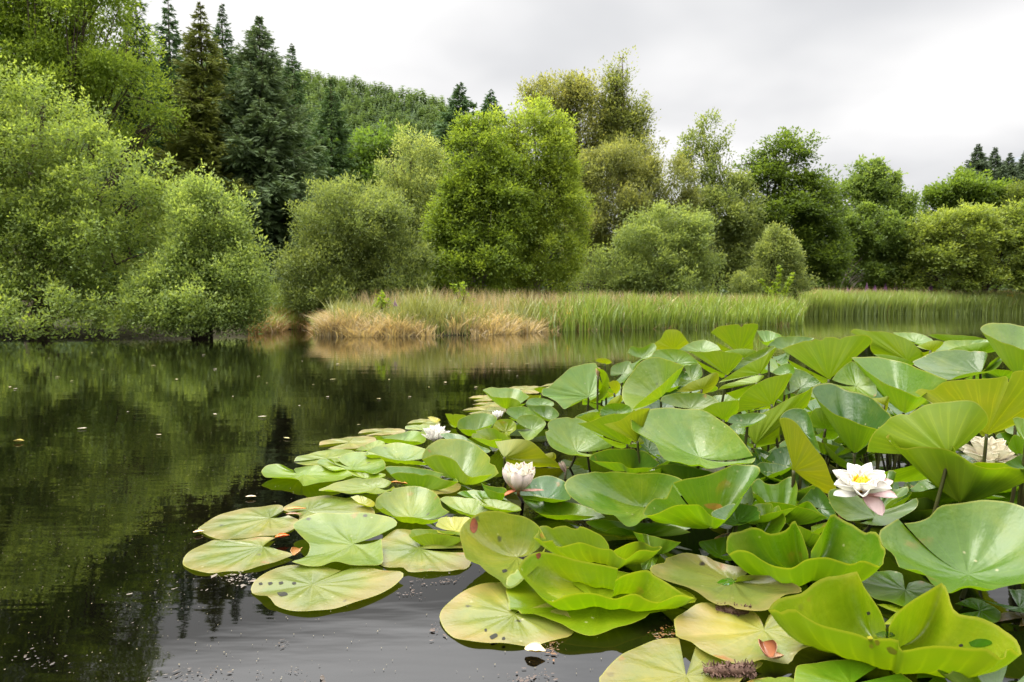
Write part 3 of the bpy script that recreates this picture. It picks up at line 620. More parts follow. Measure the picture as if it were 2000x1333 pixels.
# ---- upper right cluster
leaf('upright fan-shaped leaf back highest on the skyline', '1388,650 1402,639 1424,635 1451,633.5 1480,634 1476,651 1471,667 1469,684 1447,687 1426,687 1411,686 1397,668', y=2.6, t=-64, hub=(1444, 690), b=0.012, p=1.3, c='B')
leaf('wide leaf back with a yellow fold below the upright fan-shaped leaf', '1345,686 1375,688 1397,685 1420,688 1444,692 1450,699 1435,719 1415,737 1402,735 1375,721 1359,703', y=2.3, t=-58, hub=(1418, 732), b=0.015, p=1.3, c='B')
leaf('narrow leaf back tucked behind the yellow-folded leaf', '1415,687 1440,682 1460,682 1477,687 1462,702 1445,712 1450,698 1440,692', y=2.42, t=-55, b=0.01, c='G')
leaf('slanting bluish leaf top right of the yellow-folded leaf', '1425,728 1450,702 1480,686 1512,676 1505,692 1462,714', y=2.28, t=40, r=-20, b=0.01, c='S')
leaf('slanting leaf back with a long upper edge, upper of the pair', '1403,748 1422,735 1456,714 1490,697 1516,678 1508,696 1495,719 1483,733 1445,742 1413,756', y=2.12, t=-56, r=8, hub=(1484, 730), b=0.012, p=1.3, c='B')
leaf('slanting leaf back with a rounded left end, lower of the pair', '1403,762 1413,753 1445,743 1485,733 1491,738 1468,757 1440,779 1418,768', y=2.02, t=-52, hub=(1478, 748), b=0.012, p=1.3, c='B')
leaf('oval leaf back with fine veins meeting at its lower right', '1441,806 1442,787 1450,771 1472,753 1501,739 1526,733 1547,730 1540,746 1531,764 1515,784 1508,797 1479,801 1450,807', y=1.9, t=-58, hub=(1507, 790), b=0.015, p=1.3, c='B')
leaf('rolled leaf rim peeking over the fine-veined oval leaf back', '1507,728 1522,716 1540,710 1551,718 1549,731 1526,735', y=2.0, t=30, r=-25, b=0.008, c='G')
leaf('small leaf back with a pale midrib right of the grey oval leaf', '1372,800 1393,789 1420,784 1441,784 1441,807 1420,824 1411,818 1393,808', y=1.85, t=-55, hub=(1413, 820), b=0.01, p=1.3, c='B')
leaf('small shiny top of a leaf above the shaded long leaf back', '1420,825 1430,812 1450,808 1480,807 1497,812 1478,826 1452,834 1430,834', y=1.8, t=28, b=0.01, c='S')
leaf('long leaf back half in shade left of the mottled dark leaf', '1454,838 1460,826 1480,813 1501,802 1535,782 1558,771 1580,762 1587,755 1584,775 1573,798 1550,800 1530,808 1524,824 1522,846 1522,864 1497,870 1468,875 1454,861', y=1.85, t=-62, hub=(1475, 868), b=0.02, p=1.3, c='B')
leaf('tall narrow mustard-green leaf back with a vein network, left of the open flower', '1522,820 1528,816 1542,818 1558,829 1571,847 1587,870 1603,890 1613,905 1624,935 1633,953 1617,964 1602,957 1581,939 1559,923 1548,921 1539,892 1527,860', y=1.52, t=-66, r=-12, hub=(1550, 919), b=0.015, p=1.3, c='M')
leaf('mottled dark leaf with a steep green front above the open flower', '1724,836 1740,814 1724,798 1704,778 1681,769 1648,760 1625,749 1607,749 1591,755 1586,766 1603,787 1625,805 1659,820 1693,834 1716,840', y=1.75, t=14, hub=(1668, 885), b=0.095, p=1.3, c='D')
leaf('dark olive leaf back hanging in shade behind the open flower', '1575,830 1590,800 1610,800 1632,815 1640,845 1630,858 1608,858 1592,850', y=1.9, t=-60, b=0.012, c='G')
leaf('very dark leaf arching behind the tall mustard-green leaf back', '1523,818 1532,805 1550,798 1570,800 1582,815 1592,850 1602,885 1585,865 1568,842 1545,820', y=1.68, t=40, b=0.012, c='D')
leaf('pale sheet of leaf between the wide folded leaf back and the mottled leaf', '1625,742 1639,724 1663,706 1680,717 1699,739 1711,753 1709,775 1681,770 1648,760 1630,750', y=1.9, t=40, b=0.012, c='P')
leaf('tiny triangular leaf back right of the mottled dark leaf', '1704,778 1722,777 1736,775 1735,790 1731,803 1720,795', y=1.75, t=-55, b=0.006, c='Y')
leaf('wide leaf back folded along its midrib on the right skyline', '1527,682 1544,675 1569,667 1603,660 1630,659 1640,663 1652,658 1677,654 1695,656 1704,665 1697,676 1670,697 1645,717 1627,733 1618,745 1603,747 1580,728 1553,719 1535,701', y=2.1, t=-60, hub=(1619, 741), b=0.03, p=1.25, c='B')
leaf('small pale leaf right of the upright fan-shaped leaf', '1478,646 1500,646 1527,656 1510,664 1490,668 1478,658', y=2.7, t=15, b=0.02, c='P')
leaf('shiny bluish leaf left of the wide folded leaf back', '1500,674 1517,660 1545,657 1575,658 1590,662 1562,672 1534,684 1540,705 1522,712 1508,697', y=2.35, t=38, b=0.012, c='S')
leaf('dusky grey leaf in the hollow below the wide folded leaf back', '1532,772 1535,745 1550,722 1575,727 1602,747 1592,754 1575,762 1550,774', y=2.0, t=35, b=0.012, c='S')
leaf('largest silvery leaf sloping down at the upper right', '1851,742 1825,733 1803,724 1776,712 1746,703 1713,698 1679,698 1663,700 1674,708 1695,726 1717,742 1746,757 1776,769 1794,776 1805,770 1821,762 1836,755', y=1.78, t=12, hub=(1765, 806), b=0.08, p=1.4, c='P')
leaf('bluish leaf with a nicked right lobe behind the largest silvery leaf', '1921,712 1929,692 1915,686 1881,684 1848,684 1825,688 1803,697 1782,710 1820,730 1852,743 1870,735 1904,728 1942,722 1951,715 1960,702 1958,695 1947,699 1933,710', y=1.95, t=22, hub=(1915, 728), b=0.02, p=1.5, c='S')
leaf('broad leaf back with shaded lower half behind the silvery leaf', '1661,649 1668,643 1679,644 1692,647 1724,648 1744,652 1771,663 1791,678 1803,694 1790,706 1758,699 1735,694 1708,692 1699,678 1704,663 1690,654', y=2.2, t=-60, hub=(1772, 704), b=0.02, p=1.3, c='B')
leaf('thin leaf rim line below the broad shaded leaf back', '1706,692 1735,694 1760,699 1785,710 1775,714 1745,704 1715,699', y=2.0, t=-40, b=0.008, c='G')
leaf('yellow leaf back wedge right of the broad shaded leaf back', '1790,677 1820,666 1843,669 1828,685 1803,698 1797,688', y=2.15, t=-55, b=0.008, c='Y')
leaf('thin silvery leaf top on the right skyline', '1743,650 1780,650 1805,655 1822,666 1802,674 1772,664', y=2.35, t=20, b=0.01, c='P')
leaf('dark-hollowed leaf back on the far right skyline', '1812,655 1830,653 1870,655 1905,658 1927,665 1885,669 1840,669', y=2.45, t=-30, b=0.012, c='G')
leaf('long silvery leaf above the nicked bluish leaf', '1825,689 1843,668 1880,665 1932,664 1934,670 1890,678 1852,686', y=2.2, t=18, b=0.01, c='P')
leaf('green leaf back strip under the long silvery leaf', '1848,685 1880,676 1934,669 1945,686 1915,688 1880,685', y=2.1, t=-45, b=0.01, c='G')
leaf('large leaf with white sheen at the top right edge', '2058,660 2040,645 2000,637 1960,632 1933,632 1915,640 1924,652 1949,665 1971,674 2000,683 2045,692 2062,675', y=1.75, t=10, hub=(1990, 735), b=0.075, p=1.4, c='P')
leaf('yellow-green leaf back on a thick stalk at the right edge', '1787,767 1798,760 1821,762 1843,746 1881,742 1915,740 1949,738 1967,736 1970,750 1978,728 2000,724 2030,730 2050,760 2040,800 2000,823 1951,841 1929,852 1915,850 1905,820 1880,800 1830,790 1805,780', y=1.60, t=-62, hub=(1927, 848), b=0.02, p=1.3, c='Y')
leaf('rolled leaf back with a bright midrib in front of the thick-stalked leaf', '1693,883 1697,863 1708,843 1726,829 1740,816 1762,809 1773,811 1791,800 1814,790 1848,785 1881,782 1904,785 1920,798 1929,811 1929,827 1915,843 1893,850 1879,859 1868,879 1850,915 1814,935 1769,942 1735,941 1700,928', y=1.50, t=-64, r=-6, hub=(1852, 888), b=0.035, p=1.3, c='B')
leaf('bright folded leaf jutting out below the rolled leaf back', '2045,902 2010,897 1960,903 1908,903 1872,890 1863,874 1848,865 1825,863 1791,859 1762,855 1740,848 1730,853 1746,869 1767,877 1791,874 1814,874 1848,878 1881,894 1904,907 1938,915 1971,913 2000,917 2040,925', y=1.38, foot=(0.95, 1.55, 0), t=8, hub=(1874, 982), b=0.095, p=1.25, c='B', sig=2.0)
leaf('upward bowl leaf in shade left of the chewed leaf', '1617,1012 1600,1000 1580,980 1556,986 1558,957 1552,935 1543,931 1530,937 1516,946 1496,944 1480,935 1462,955 1464,960 1476,966 1489,975 1496,982 1507,980 1536,984 1566,991 1588,998 1604,1007', y=1.45, t=12, hub=(1527, 1020), b=0.05, p=1.6, c='G')
leaf('dark leaf in shadow between the bowl leaf and the chewed leaf', '1557,985 1575,965 1590,951 1607,960 1627,990 1632,1012 1612,1014 1585,994', y=1.45, t=45, b=0.01, c='D')
leaf('chewed leaf with ragged arms under the open flower', '1703,1013 1678,1017 1656,1017 1640,1007 1625,991 1617,968 1619,959 1627,955 1640,955 1661,959 1674,966 1690,980 1703,991 1708,1001 1712,990 1726,970 1738,950 1740,938 1733,923 1740,918 1751,924 1746,940 1744,957 1756,955 1771,950 1775,955 1771,966 1754,973 1740,978 1729,990 1728,996 1753,989 1771,982 1789,973 1794,980 1787,995 1757,1013 1735,1025 1712,1027 1680,1022', y=1.36, foot=(0.80, 1.62, 0), t=22, hub=(1707, 1009), b=0.008, p=1.6, c='S', sig=6.0, wr=0.0)
leaf('pale leaf cut by the right edge below the thick-stalked leaf', '1978,818 1990,815 2010,825 2025,860 2010,870 1995,850 1984,836', y=1.3, t=20, b=0.012, c='P')
leaf('small curled green leaf beside the half-hidden cream flower', '1968,872 1980,850 1995,856 2010,868 2005,885 1985,880', y=1.45, t=-30, b=0.012, c='G')
leaf('grey-green leaf end right of the half-hidden cream flower', '1962,905 1975,898 2000,886 2030,890 2030,915 1990,915', y=1.3, t=20, b=0.01, c='S')
# ---- far pads behind the raised leaves on the left
leaf('thin buff pad on the water behind the flared pale leaf, farthest one', '1052,757 1075,749 1100,747 1110,752 1085,757 1062,760', b=0.0, c='K', **PAD)
leaf('buff pad left of the flared pale leaf, upper of three', '915,778 930,773 955,773 970,778 950,784 925,783', b=0.0, c='K', **PAD)
leaf('buff pad left of the flared pale leaf, middle of three', '922,791 945,786 975,786 985,791 960,797 930,796', b=0.0, c='K', **PAD)
leaf('buff pad left of the flared pale leaf, lowest of three', '903,802 925,796 955,794 985,797 985,806 950,810 915,808', b=0.0, c='K', **PAD)
leaf('pale flat pad just behind the flared pale leaf', '985,759 1010,755 1040,754 1060,758 1050,768 1020,768 995,764', z=0.02, b=0.0, c='K', **PAD)
leaf('yellowish upright leaf tip behind the flared pale leaf', '1042,760 1055,756 1068,760 1060,772 1050,780', y=3.2, t=-40, b=0.006, c='B')

# ---- added filler leaves that close and darken gaps in the patch
rgf = np.random.default_rng(21)
CAMM = np.stack([np.array([1, 0, 0]), UPV, FWD])


def project(P):
    q = (np.asarray(P) - EYE) @ CAMM.T
    return CX + FPX * q[:, 0] / q[:, 2], CY - FPX * q[:, 1] / q[:, 2]


def inside(poly, pts):
    x, y = pts[:, 0][:, None], pts[:, 1][:, None]
    a, b = poly, np.roll(poly, -1, 0)
    c = (a[:, 1] > y) != (b[:, 1] > y)
    xi = (b[:, 0] - a[:, 0]) * (y - a[:, 1]) / (b[:, 1] - a[:, 1] + 1e-9) + a[:, 0]
    return (c & (x < xi)).sum(1) % 2 == 1


MAIN = list(TRACED)
for fx, fy, fr, fd in ((1685, 930, 78, 1.30), (1012, 930, 46, 1.62), (850, 843, 40, 2.32), (1930, 878, 68, 1.74), (972, 808, 16, 2.72)):
    t_ = np.linspace(0, 6.283, 17)[:-1]
    MAIN.append((np.stack([fx + fr * np.cos(t_), fy + fr * .85 * np.sin(t_)], 1), np.array([1 / fd, 0, 0])))


def filler_leaf(c0, R, tl, tl2, col, label, group, gap=.22, hid=.72):
    """a round leaf added among the stalks to fill gaps; refused where it would stand in front of one of the leaves seen in the photo"""
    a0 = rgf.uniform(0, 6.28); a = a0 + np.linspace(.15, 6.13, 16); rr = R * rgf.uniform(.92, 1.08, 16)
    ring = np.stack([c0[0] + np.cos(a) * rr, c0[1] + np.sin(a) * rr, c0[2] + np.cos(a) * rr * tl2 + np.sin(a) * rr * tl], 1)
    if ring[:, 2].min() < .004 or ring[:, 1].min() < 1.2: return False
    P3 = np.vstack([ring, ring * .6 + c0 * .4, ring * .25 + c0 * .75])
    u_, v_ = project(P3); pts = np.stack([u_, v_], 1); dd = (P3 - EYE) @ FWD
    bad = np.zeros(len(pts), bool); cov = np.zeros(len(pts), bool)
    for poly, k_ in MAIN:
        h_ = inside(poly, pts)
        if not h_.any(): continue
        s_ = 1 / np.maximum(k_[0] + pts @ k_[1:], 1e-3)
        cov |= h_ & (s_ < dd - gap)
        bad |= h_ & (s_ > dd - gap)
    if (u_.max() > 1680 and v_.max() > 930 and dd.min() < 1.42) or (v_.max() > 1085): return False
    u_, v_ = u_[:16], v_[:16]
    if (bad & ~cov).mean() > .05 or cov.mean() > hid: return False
    az_ = math.atan2(c0[0], c0[1])
    g_ = np.array([-tl2, -tl, 1.0]); g_ /= np.linalg.norm(g_)
    gx, gy = g_[0] * math.cos(az_) - g_[1] * math.sin(az_), g_[0] * math.sin(az_) + g_[1] * math.cos(az_)
    leaf(label, ' '.join('%.1f,%.1f' % p_ for p_ in zip(u_, v_)), y=float(c0[1]), name='dark_filler_leaf' if col == 'X' else 'water_lily_leaf', t=-math.degrees(math.asin(gy)), r=math.degrees(math.atan2(gx, g_[2])),
         b=rgf.uniform(.008, .018), p=2, c=col, group=group)
    return True


made = 0
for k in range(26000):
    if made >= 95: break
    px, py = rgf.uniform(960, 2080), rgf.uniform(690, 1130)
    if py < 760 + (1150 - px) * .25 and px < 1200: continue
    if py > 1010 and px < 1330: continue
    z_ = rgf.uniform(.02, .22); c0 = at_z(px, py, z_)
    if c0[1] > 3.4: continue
    if filler_leaf(c0, rgf.uniform(.06, .10), rgf.uniform(-.6, .6), rgf.uniform(-.5, .5), 'D' if rgf.random() < .6 else 'G',
                    'shaded green leaf low among the stalks inside the lily patch', 'added filler leaves under the raised lily leaves'): made += 1  # leaves added to hide bright water and darken the gaps
made = 0
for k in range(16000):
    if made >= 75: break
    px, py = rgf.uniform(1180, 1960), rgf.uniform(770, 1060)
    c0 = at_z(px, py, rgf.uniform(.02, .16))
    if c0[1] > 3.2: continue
    if filler_leaf(c0, rgf.uniform(.035, .06), rgf.uniform(-.7, .7), rgf.uniform(-.6, .6), 'D' if rgf.random() < .7 else 'G',
                    'small young leaf squeezed between the stalks in the shade of the patch', 'small added filler leaves among the stalks', gap=.10): made += 1  # smaller leaves added for the gaps still open

made = 0
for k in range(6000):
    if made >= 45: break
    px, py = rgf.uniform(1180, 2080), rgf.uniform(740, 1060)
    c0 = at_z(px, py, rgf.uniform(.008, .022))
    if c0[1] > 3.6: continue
    if filler_leaf(c0, rgf.uniform(.07, .12), 0, 0, 'X', 'dark sodden leaf lying on the water among the stalks of the patch', 'added near-black leaves darkening the gaps of the patch', hid=.85): made += 1  # leaves added over the water; the gaps' shade is in their colour

# ---- marks that belong to single leaves, laid on the leaf surface
from mathutils.bvhtree import BVHTree
from mathutils import Vector


def mark(name, owner, ring, mat, lift=.0007, mid=None):
    o = next(q for q in bpy.data.objects if q.get('label', '').startswith(owner)); me = o.data; L0 = np.array(o.location)
    bv = BVHTree.FromPolygons([v.co for v in me.vertices], [tuple(p_.vertices) for p_ in me.polygons])
    P2 = np.array([tuple(map(float, q.split(','))) for q in ring.split()]); P2 = np.vstack([P2, P2[:1]]); P2 = resample(crm(P2, 6), 25)[:-1]
    c_ = P2.mean(0); rows = []
    for f_ in (1.0, .66, .33):
        for u_, v_ in c_ + (P2 - c_) * f_: rows.append((u_, v_))
    rows.append(tuple(c_)); V = []
    for u_, v_ in rows:
        d = ray(u_, v_); d = d / np.linalg.norm(d)
        hit = bv.ray_cast(Vector(EYE - L0), Vector(d))
        if hit[0] is None: hit = bv.find_nearest(Vector((V[-1] if V else (at_z(u_, v_, .02) - L0))))
        V.append(np.array(hit[0]) - d * lift)
    n_ = 24; F = [(r_ * n_ + k, r_ * n_ + (k + 1) % n_, (r_ + 1) * n_ + (k + 1) % n_, (r_ + 1) * n_ + k) for r_ in range(2) for k in range(n_)]
    T = [(2 * n_ + k, 2 * n_ + (k + 1) % n_, 3 * n_) for k in range(n_)]
    mesh_obj(name, np.array(V), [np.array(F), np.array(T)], mat, o)


M_RUST = simple_mat('rust_patch', (0.20, 0.055, 0.018), 0.6, noise=90, color2=(0.10, 0.03, 0.012))
M_YEL = simple_mat('yellow_patch', (0.30, 0.27, 0.02), 0.5, noise=60, color2=(0.24, 0.25, 0.02))
M_ORA = simple_mat('orange_patch', (0.24, 0.12, 0.015), 0.5, noise=70, color2=(0.18, 0.16, 0.015))
M_PUD = simple_mat('puddle', (0.022, 0.070, 0.003), 0.05, spec=0.5)
M_HOLE = simple_mat('dark_hole', (0.012, 0.012, 0.006), 0.8)
mark('rust_tear', 'raised round leaf', '922,1014 927,1012 933,1022 932,1034 926,1042 919,1036 918,1026', M_RUST)
mark('dark_spot', 'raised round leaf', '980,1114 988,1112 991,1116 983,1119', M_HOLE)
mark('rust_spot', 'bright two-lobed leaf', '1046,1083 1055,1080 1056,1088 1050,1092', M_RUST)
mark('puddle', 'wide notched leaf', '1400,1138 1412,1131 1428,1130 1436,1138 1424,1143 1408,1142', M_PUD)
mark('puddle', 'biggest front leaf', '1710,1238 1725,1233 1742,1236 1748,1243 1730,1246 1715,1245', M_PUD)
mark('puddle', 'biggest front leaf', '1892,1255 1910,1248 1930,1250 1938,1257 1920,1264 1898,1263', M_PUD)
for q_ in ('1693,1244 1701,1242 1705,1247 1699,1251', '1707,1253 1714,1250 1719,1257 1713,1262', '1697,1261 1703,1259 1706,1265 1700,1267', '1731,1266 1740,1264 1752,1273 1748,1279 1737,1276'):
    mark('yellow_spot', 'biggest front leaf', q_, M_YEL)
mark('dark_spot', 'biggest front leaf', '1692,1197 1697,1195 1700,1199 1695,1202', M_HOLE)
mark('dark_spot', 'biggest front leaf', '1872,1260 1879,1258 1881,1262 1875,1264', M_HOLE)
mark('orange_edge', 'funnel-shaped leaf', '1374,986 1390,983 1408,986 1412,996 1402,1003 1392,996 1380,992', M_ORA)
for q_ in ('505,1139 511,1138 513,1142 507,1143', '523,1138 531,1137 532,1141 525,1143', '544,1137 552,1136 553,1140 546,1142', '570,1138 577,1137 578,1141 572,1142', '540,1158 556,1156 562,1162 548,1165'):
    mark('dark_spot', 'lowest left pad', q_, M_HOLE)
for q_ in ('946,1229 950,1228 951,1233 947,1234', '956,1243 968,1237 972,1243 960,1249', '980,1246 985,1244 987,1249 981,1250'):
    mark('dark_spot', 'rosy brown round pad', q_, M_HOLE)
# ------------------------------------------------------------------ flowers
def petal_mat():
    m, nt, out = material('lily_petal'); n = N(nt)
    oi = n('ObjectInfo'); t = n('TexCoord'); sp = n('SeparateXYZ', {0: t.outputs['UV']})
    rv = n('CombineXYZ', {0: n.math('MULTIPLY', sp.outputs[1], 14.0), 1: n.math('MULTIPLY', sp.outputs[0], 1.0), 2: 0.0})
    nz = n('TexNoise', {'Vector': rv.outputs[0], 'Scale': 1.0, 'Detail': 3.0})
    c = n.mix(n.math('MULTIPLY', n.maprange(sp.outputs[0], 0.0, 0.55, 1.0, 0.0), oi.outputs['Alpha']), oi.outputs['Color'], (0.62, 0.25, 0.22))
    c = n.mix(n.math('MULTIPLY', nz.outputs[0], 0.12), c, (0.5, 0.42, 0.36))
    d = n('BsdfPrincipled', {'Base Color': c, 'Roughness': 0.5, 'Specular IOR Level': 0.25})
    bp = n('Bump', {'Height': nz.outputs[0], 'Strength': 0.25, 'Distance': 0.001}); nt.links.new(bp.outputs[0], d.inputs['Normal'])
    tr = n('BsdfTranslucent', {'Color': c})
    mx = n('MixShader', {0: 0.48, 1: d.outputs[0], 2: tr.outputs[0]})
    nt.links.new(mx.outputs[0], out.inputs[0]); return m


MPET = petal_mat()
MSTAM = simple_mat('stamen', (0.72, 0.40, 0.02), 0.5)
MSEP = simple_mat('sepal', (0.30, 0.16, 0.06), 0.5, noise=40, color2=(0.16, 0.18, 0.03))
MSTEM_R = simple_mat('flower_stem', (0.17, 0.075, 0.03), 0.4, noise=40, color2=(0.11, 0.06, 0.02))


def petal_geo(L, Wd, e0, e1, cup, rg, tipn=0.0):
    ns, nw = 12, 9
    s = np.linspace(0, 1, ns); w = np.linspace(-1, 1, nw)
    el = np.radians(e0 + (e1 - e0) * s ** 1.2)
    ds = L / (ns - 1)
    r = np.concatenate([[0], np.cumsum(np.cos(el[:-1]) * ds)]); z = np.concatenate([[0], np.cumsum(np.sin(el[:-1]) * ds)])
    wid = Wd * np.sin(np.pi * np.clip(0.10 + 0.90 * s, 0, 1) ** 1.25) ** 0.62
    wid[-1] = 0.0008
    tx = np.stack([np.cos(el), np.sin(el)], 1); nx_ = np.stack([-np.sin(el), np.cos(el)], 1)
    G = np.zeros((ns, nw, 3)); bend = rg.uniform(-.05, .05) * L
    for i in range(ns):
        lift = cup * wid[i] * w ** 2 + tipn * wid[i] * np.sin(w * 3 + s[i] * 3) * 0.15
        G[i, :, 0] = r[i] + nx_[i, 0] * lift
        G[i, :, 1] = wid[i] * w * 0.5 * (1 - 0.12 * cup) + bend * s[i] ** 2
        G[i, :, 2] = z[i] + nx_[i, 1] * lift
    du = np.gradient(G, axis=0); dv = np.gradient(G, axis=1); nr = nrm(np.cross(du, dv))
    th = 0.0005
    A, B = (G + nr * th).reshape(-1, 3), (G - nr * th).reshape(-1, 3)
    I = np.arange(ns * nw).reshape(ns, nw)
    qd = np.stack([I[:-1, :-1], I[1:, :-1], I[1:, 1:], I[:-1, 1:]], -1).reshape(-1, 4)
    bd = np.concatenate([I[:, 0], I[-1, 1:], I[-2::-1, -1], I[0, -2::-1]]); m = ns * nw
    st = np.stack([bd[:-1], bd[1:], bd[1:] + m, bd[:-1] + m], -1)
    uv = np.stack([np.repeat(s, nw), np.tile((w + 1) / 2, ns)], 1)
    return np.vstack([A, B]), np.vstack([qd, qd[:, ::-1] + m, st]), np.vstack([uv, uv])


def flower(label, base, tilt, roll, rings, stem_to, via=None, stamens=None, sepals=None, seed=1, name='water_lily_flower', stem_mat=None):
    rg = np.random.default_rng(seed)
    base = np.array(base)
    root = tag(empty(name, base), label, 'flower', 'white water lily flowers')
    tr, rr = math.radians(tilt), math.radians(roll)
    Rx = np.array([[1, 0, 0], [0, math.cos(tr), -math.sin(tr)], [0, math.sin(tr), math.cos(tr)]])
    Ry = np.array([[math.cos(rr), 0, math.sin(rr)], [0, 1, 0], [-math.sin(rr), 0, math.cos(rr)]])
    R = Ry @ Rx
    def put(nm, geo, a, off, col, mat=MPET):
        V, F, uv = geo
        ca, sa = math.cos(a), math.sin(a)
        V = V + np.array([off[0], 0, off[1]])
        V = V @ np.array([[ca, -sa, 0], [sa, ca, 0], [0, 0, 1]]).T
        o = mesh_obj(nm, V @ R.T, F, mat, root, uv=uv); o.color = col
        return o
    for (n_, L, Wd, e0, e1, cup, off, zo, col, ph) in rings:
        for k in range(n_):
            a = 2 * math.pi * (k + ph) / n_ + rg.uniform(-.12, .12)
            j = rg.uniform(.92, 1.08)
            put('petal', petal_geo(L * j, Wd * rg.uniform(.92, 1.08), e0 + rg.uniform(-6, 6), e1 + rg.uniform(-9, 9), cup, rg, 0.35), a, (off, zo), col)
    for (a, L, Wd, e0, e1, col) in (sepals or []):
        put('sepal', petal_geo(L, Wd, e0, e1, 0.25, rg, .5), math.radians(a), (0.004, -0.002), col, MPET)
    if stamens:
        n_, L, e_lo, e_hi, off = stamens
        b = Bag()
        for k in range(n_):
            a = rg.uniform(0, 6.283); el = math.radians(rg.uniform(e_lo, e_hi)); o_ = off * rg.uniform(.3, 1)
            l = L * rg.uniform(.75, 1.1)
            pts = []
            for s in (0, .4, .75, 1.0):
                e2 = el + 0.5 * s
                pts.append((math.cos(a) * (o_ + l * s * math.cos(e2)), math.sin(a) * (o_ + l * s * math.cos(e2)), 0.006 + l * s * math.sin(e2)))
            b.tube(np.array(pts) @ R.T, [.0011, .0017, .0016, .0007], 5)
        b.build('stamens', MSTAM, root)
    b = Bag()
    st = np.array(stem_to) - base
    p = crm([R @ np.array([0, 0, 0.004]), R @ np.array([0, 0, -0.012]), st * 0.5 + np.array([0.004, 0.006, 0]) if via is None else np.array(via), st], 5)
    b.tube(p, np.concatenate([[0.006, 0.0075, 0.0065], np.full(len(p) - 3, 0.0042)]), 9)
    b.build('stalk', stem_mat or MSTEM_R, root)
    return root


WHT = (0.88, 0.865, 0.82, 0.04); CRM = (0.86, 0.82, 0.70, 0.18); PNK = (0.80, 0.62, 0.60, 0.75); PIN = (0.78, 0.70, 0.66, 0.6)
# wide-open flower at the right
fb = at_y(1682, 960, 1.30)
flower('wide open white water lily with yellow stamens and a drooping pink petal', fb, 20, -14,
       [(6, 0.055, 0.031, 16, 50, 0.55, 0.006, 0.0, WHT, 0.1), (6, 0.052, 0.028, 36, 64, 0.65, 0.006, 0.003, WHT, 0.55), (4, 0.038, 0.020, 46, 64, 0.6, 0.006, 0.005, WHT, 0.2)],
       fb + np.array([0.05, 0.14, -0.4]), (0.010, 0.10, -0.030), (95, 0.027, 48, 84, 0.012),
       [(-76, 0.052, 0.032, -16, -44, PNK), (-30, 0.057, 0.032, -2, -12, PNK), (2, 0.062, 0.032, 2, 6, PNK), (22, 0.064, 0.027, 4, 10, WHT), (190, 0.057, 0.027, 10, 26, WHT)], seed=4)
# cup-shaped pinkish flower on a red stalk
fb = at_y(1013, 957, 1.62)
flower('pale pink half-closed cup flower on a red-brown stalk', fb, 4, 2,
       [(6, 0.070, 0.044, 22, 102, 0.6, 0.008, 0.0, PIN, 0.25), (6, 0.068, 0.040, 34, 108, 0.65, 0.007, 0.003, CRM, 0.7), (5, 0.062, 0.032, 48, 118, 0.7, 0.006, 0.005, CRM, 0.1)],
       at_z(1022, 1004, -0.05), None, (22, 0.012, 60, 85, 0.006),
       [(-8, 0.058, 0.016, 2, 14, (0.74, 0.46, 0.36, 0.5)), (205, 0.034, 0.016, -4, -30, (0.62, 0.22, 0.08, 0.8))], seed=9)
# open white flower further left
fb = at_y(850, 862, 2.32)
flower('bright white open flower with pointed petals at the left of the patch', fb, 10, 4,
       [(8, 0.056, 0.022, 32, 60, 0.6, 0.005, 0.0, WHT, 0.1), (7, 0.054, 0.020, 48, 74, 0.65, 0.005, 0.002, WHT, 0.5), (6, 0.050, 0.017, 62, 82, 0.6, 0.004, 0.003, WHT, 0.3)],
       fb + np.array([0.01, 0.04, -0.2]), None, (24, 0.012, 50, 80, 0.006),
       [(-110, 0.034, 0.018, 52, 66, (0.42, 0.10, 0.02, 0.3)), (175, 0.052, 0.016, 22, 34, (0.6, 0.6, 0.5, 0.2))], seed=5)
# cream flower half hidden at the right edge
fb = at_y(1928, 908, 1.74)
flower('half-hidden cream flower behind a green stalk at the right edge', fb, 16, 2,
       [(8, 0.082, 0.041, 18, 44, 0.5, 0.006, 0.0, CRM, 0.1), (7, 0.077, 0.038, 36, 62, 0.6, 0.006, 0.003, CRM, 0.5), (6, 0.066, 0.032, 56, 80, 0.6, 0.005, 0.005, CRM, 0.2)],
       fb + np.array([0.02, 0.06, -0.4]), None, (26, 0.014, 50, 80, 0.008),
       [(-128, 0.050, 0.020, 50, 78, (0.30, 0.10, 0.03, 0.3)), (200, 0.06, 0.02, 14, 30, CRM)], seed=6)
# small white flower barely showing
fb = at_y(972, 822, 2.72)
flower('small white bud barely showing between leaves at the back', fb, 4, 0,
       [(6, 0.040, 0.022, 48, 92, 0.7, 0.004, 0.0, WHT, 0.1), (5, 0.038, 0.018, 62, 96, 0.7, 0.003, 0.002, WHT, 0.5)],
       fb + np.array([0.01, 0.03, -0.4]), None, None, [(-60, 0.034, 0.016, 40, 70, (0.3, 0.3, 0.1, 0.3))], seed=7)


def closed_bud(label, px, py, y, L, w, col, tilt=0, roll=0, seed=1):
    b = at_y(px, py, y); rg = np.random.default_rng(seed)
    root = tag(empty('flower_bud', b), label, 'flower bud')
    rr = math.radians(roll); R = np.array([[math.cos(rr), 0, math.sin(rr)], [0, 1, 0], [-math.sin(rr), 0, math.cos(rr)]])
    for k in range(5):
        V, F, uv = petal_geo(L, w, 62, 112, 0.8, rg)
        a = 2 * math.pi * k / 5; ca, sa = math.cos(a), math.sin(a)
        V = (V + [0.003, 0, 0]) @ np.array([[ca, -sa, 0], [sa, ca, 0], [0, 0, 1]]).T
        o = mesh_obj('petal', V @ R.T, F, MPET, root, uv=uv); o.color = col
    g = Bag(); g.tube(crm([(0, 0, 0.004), (0, 0.01, -0.15), (0.01, 0.02, -0.5)], 5), 0.004, 7); g.build('stalk', MSTALK, root)


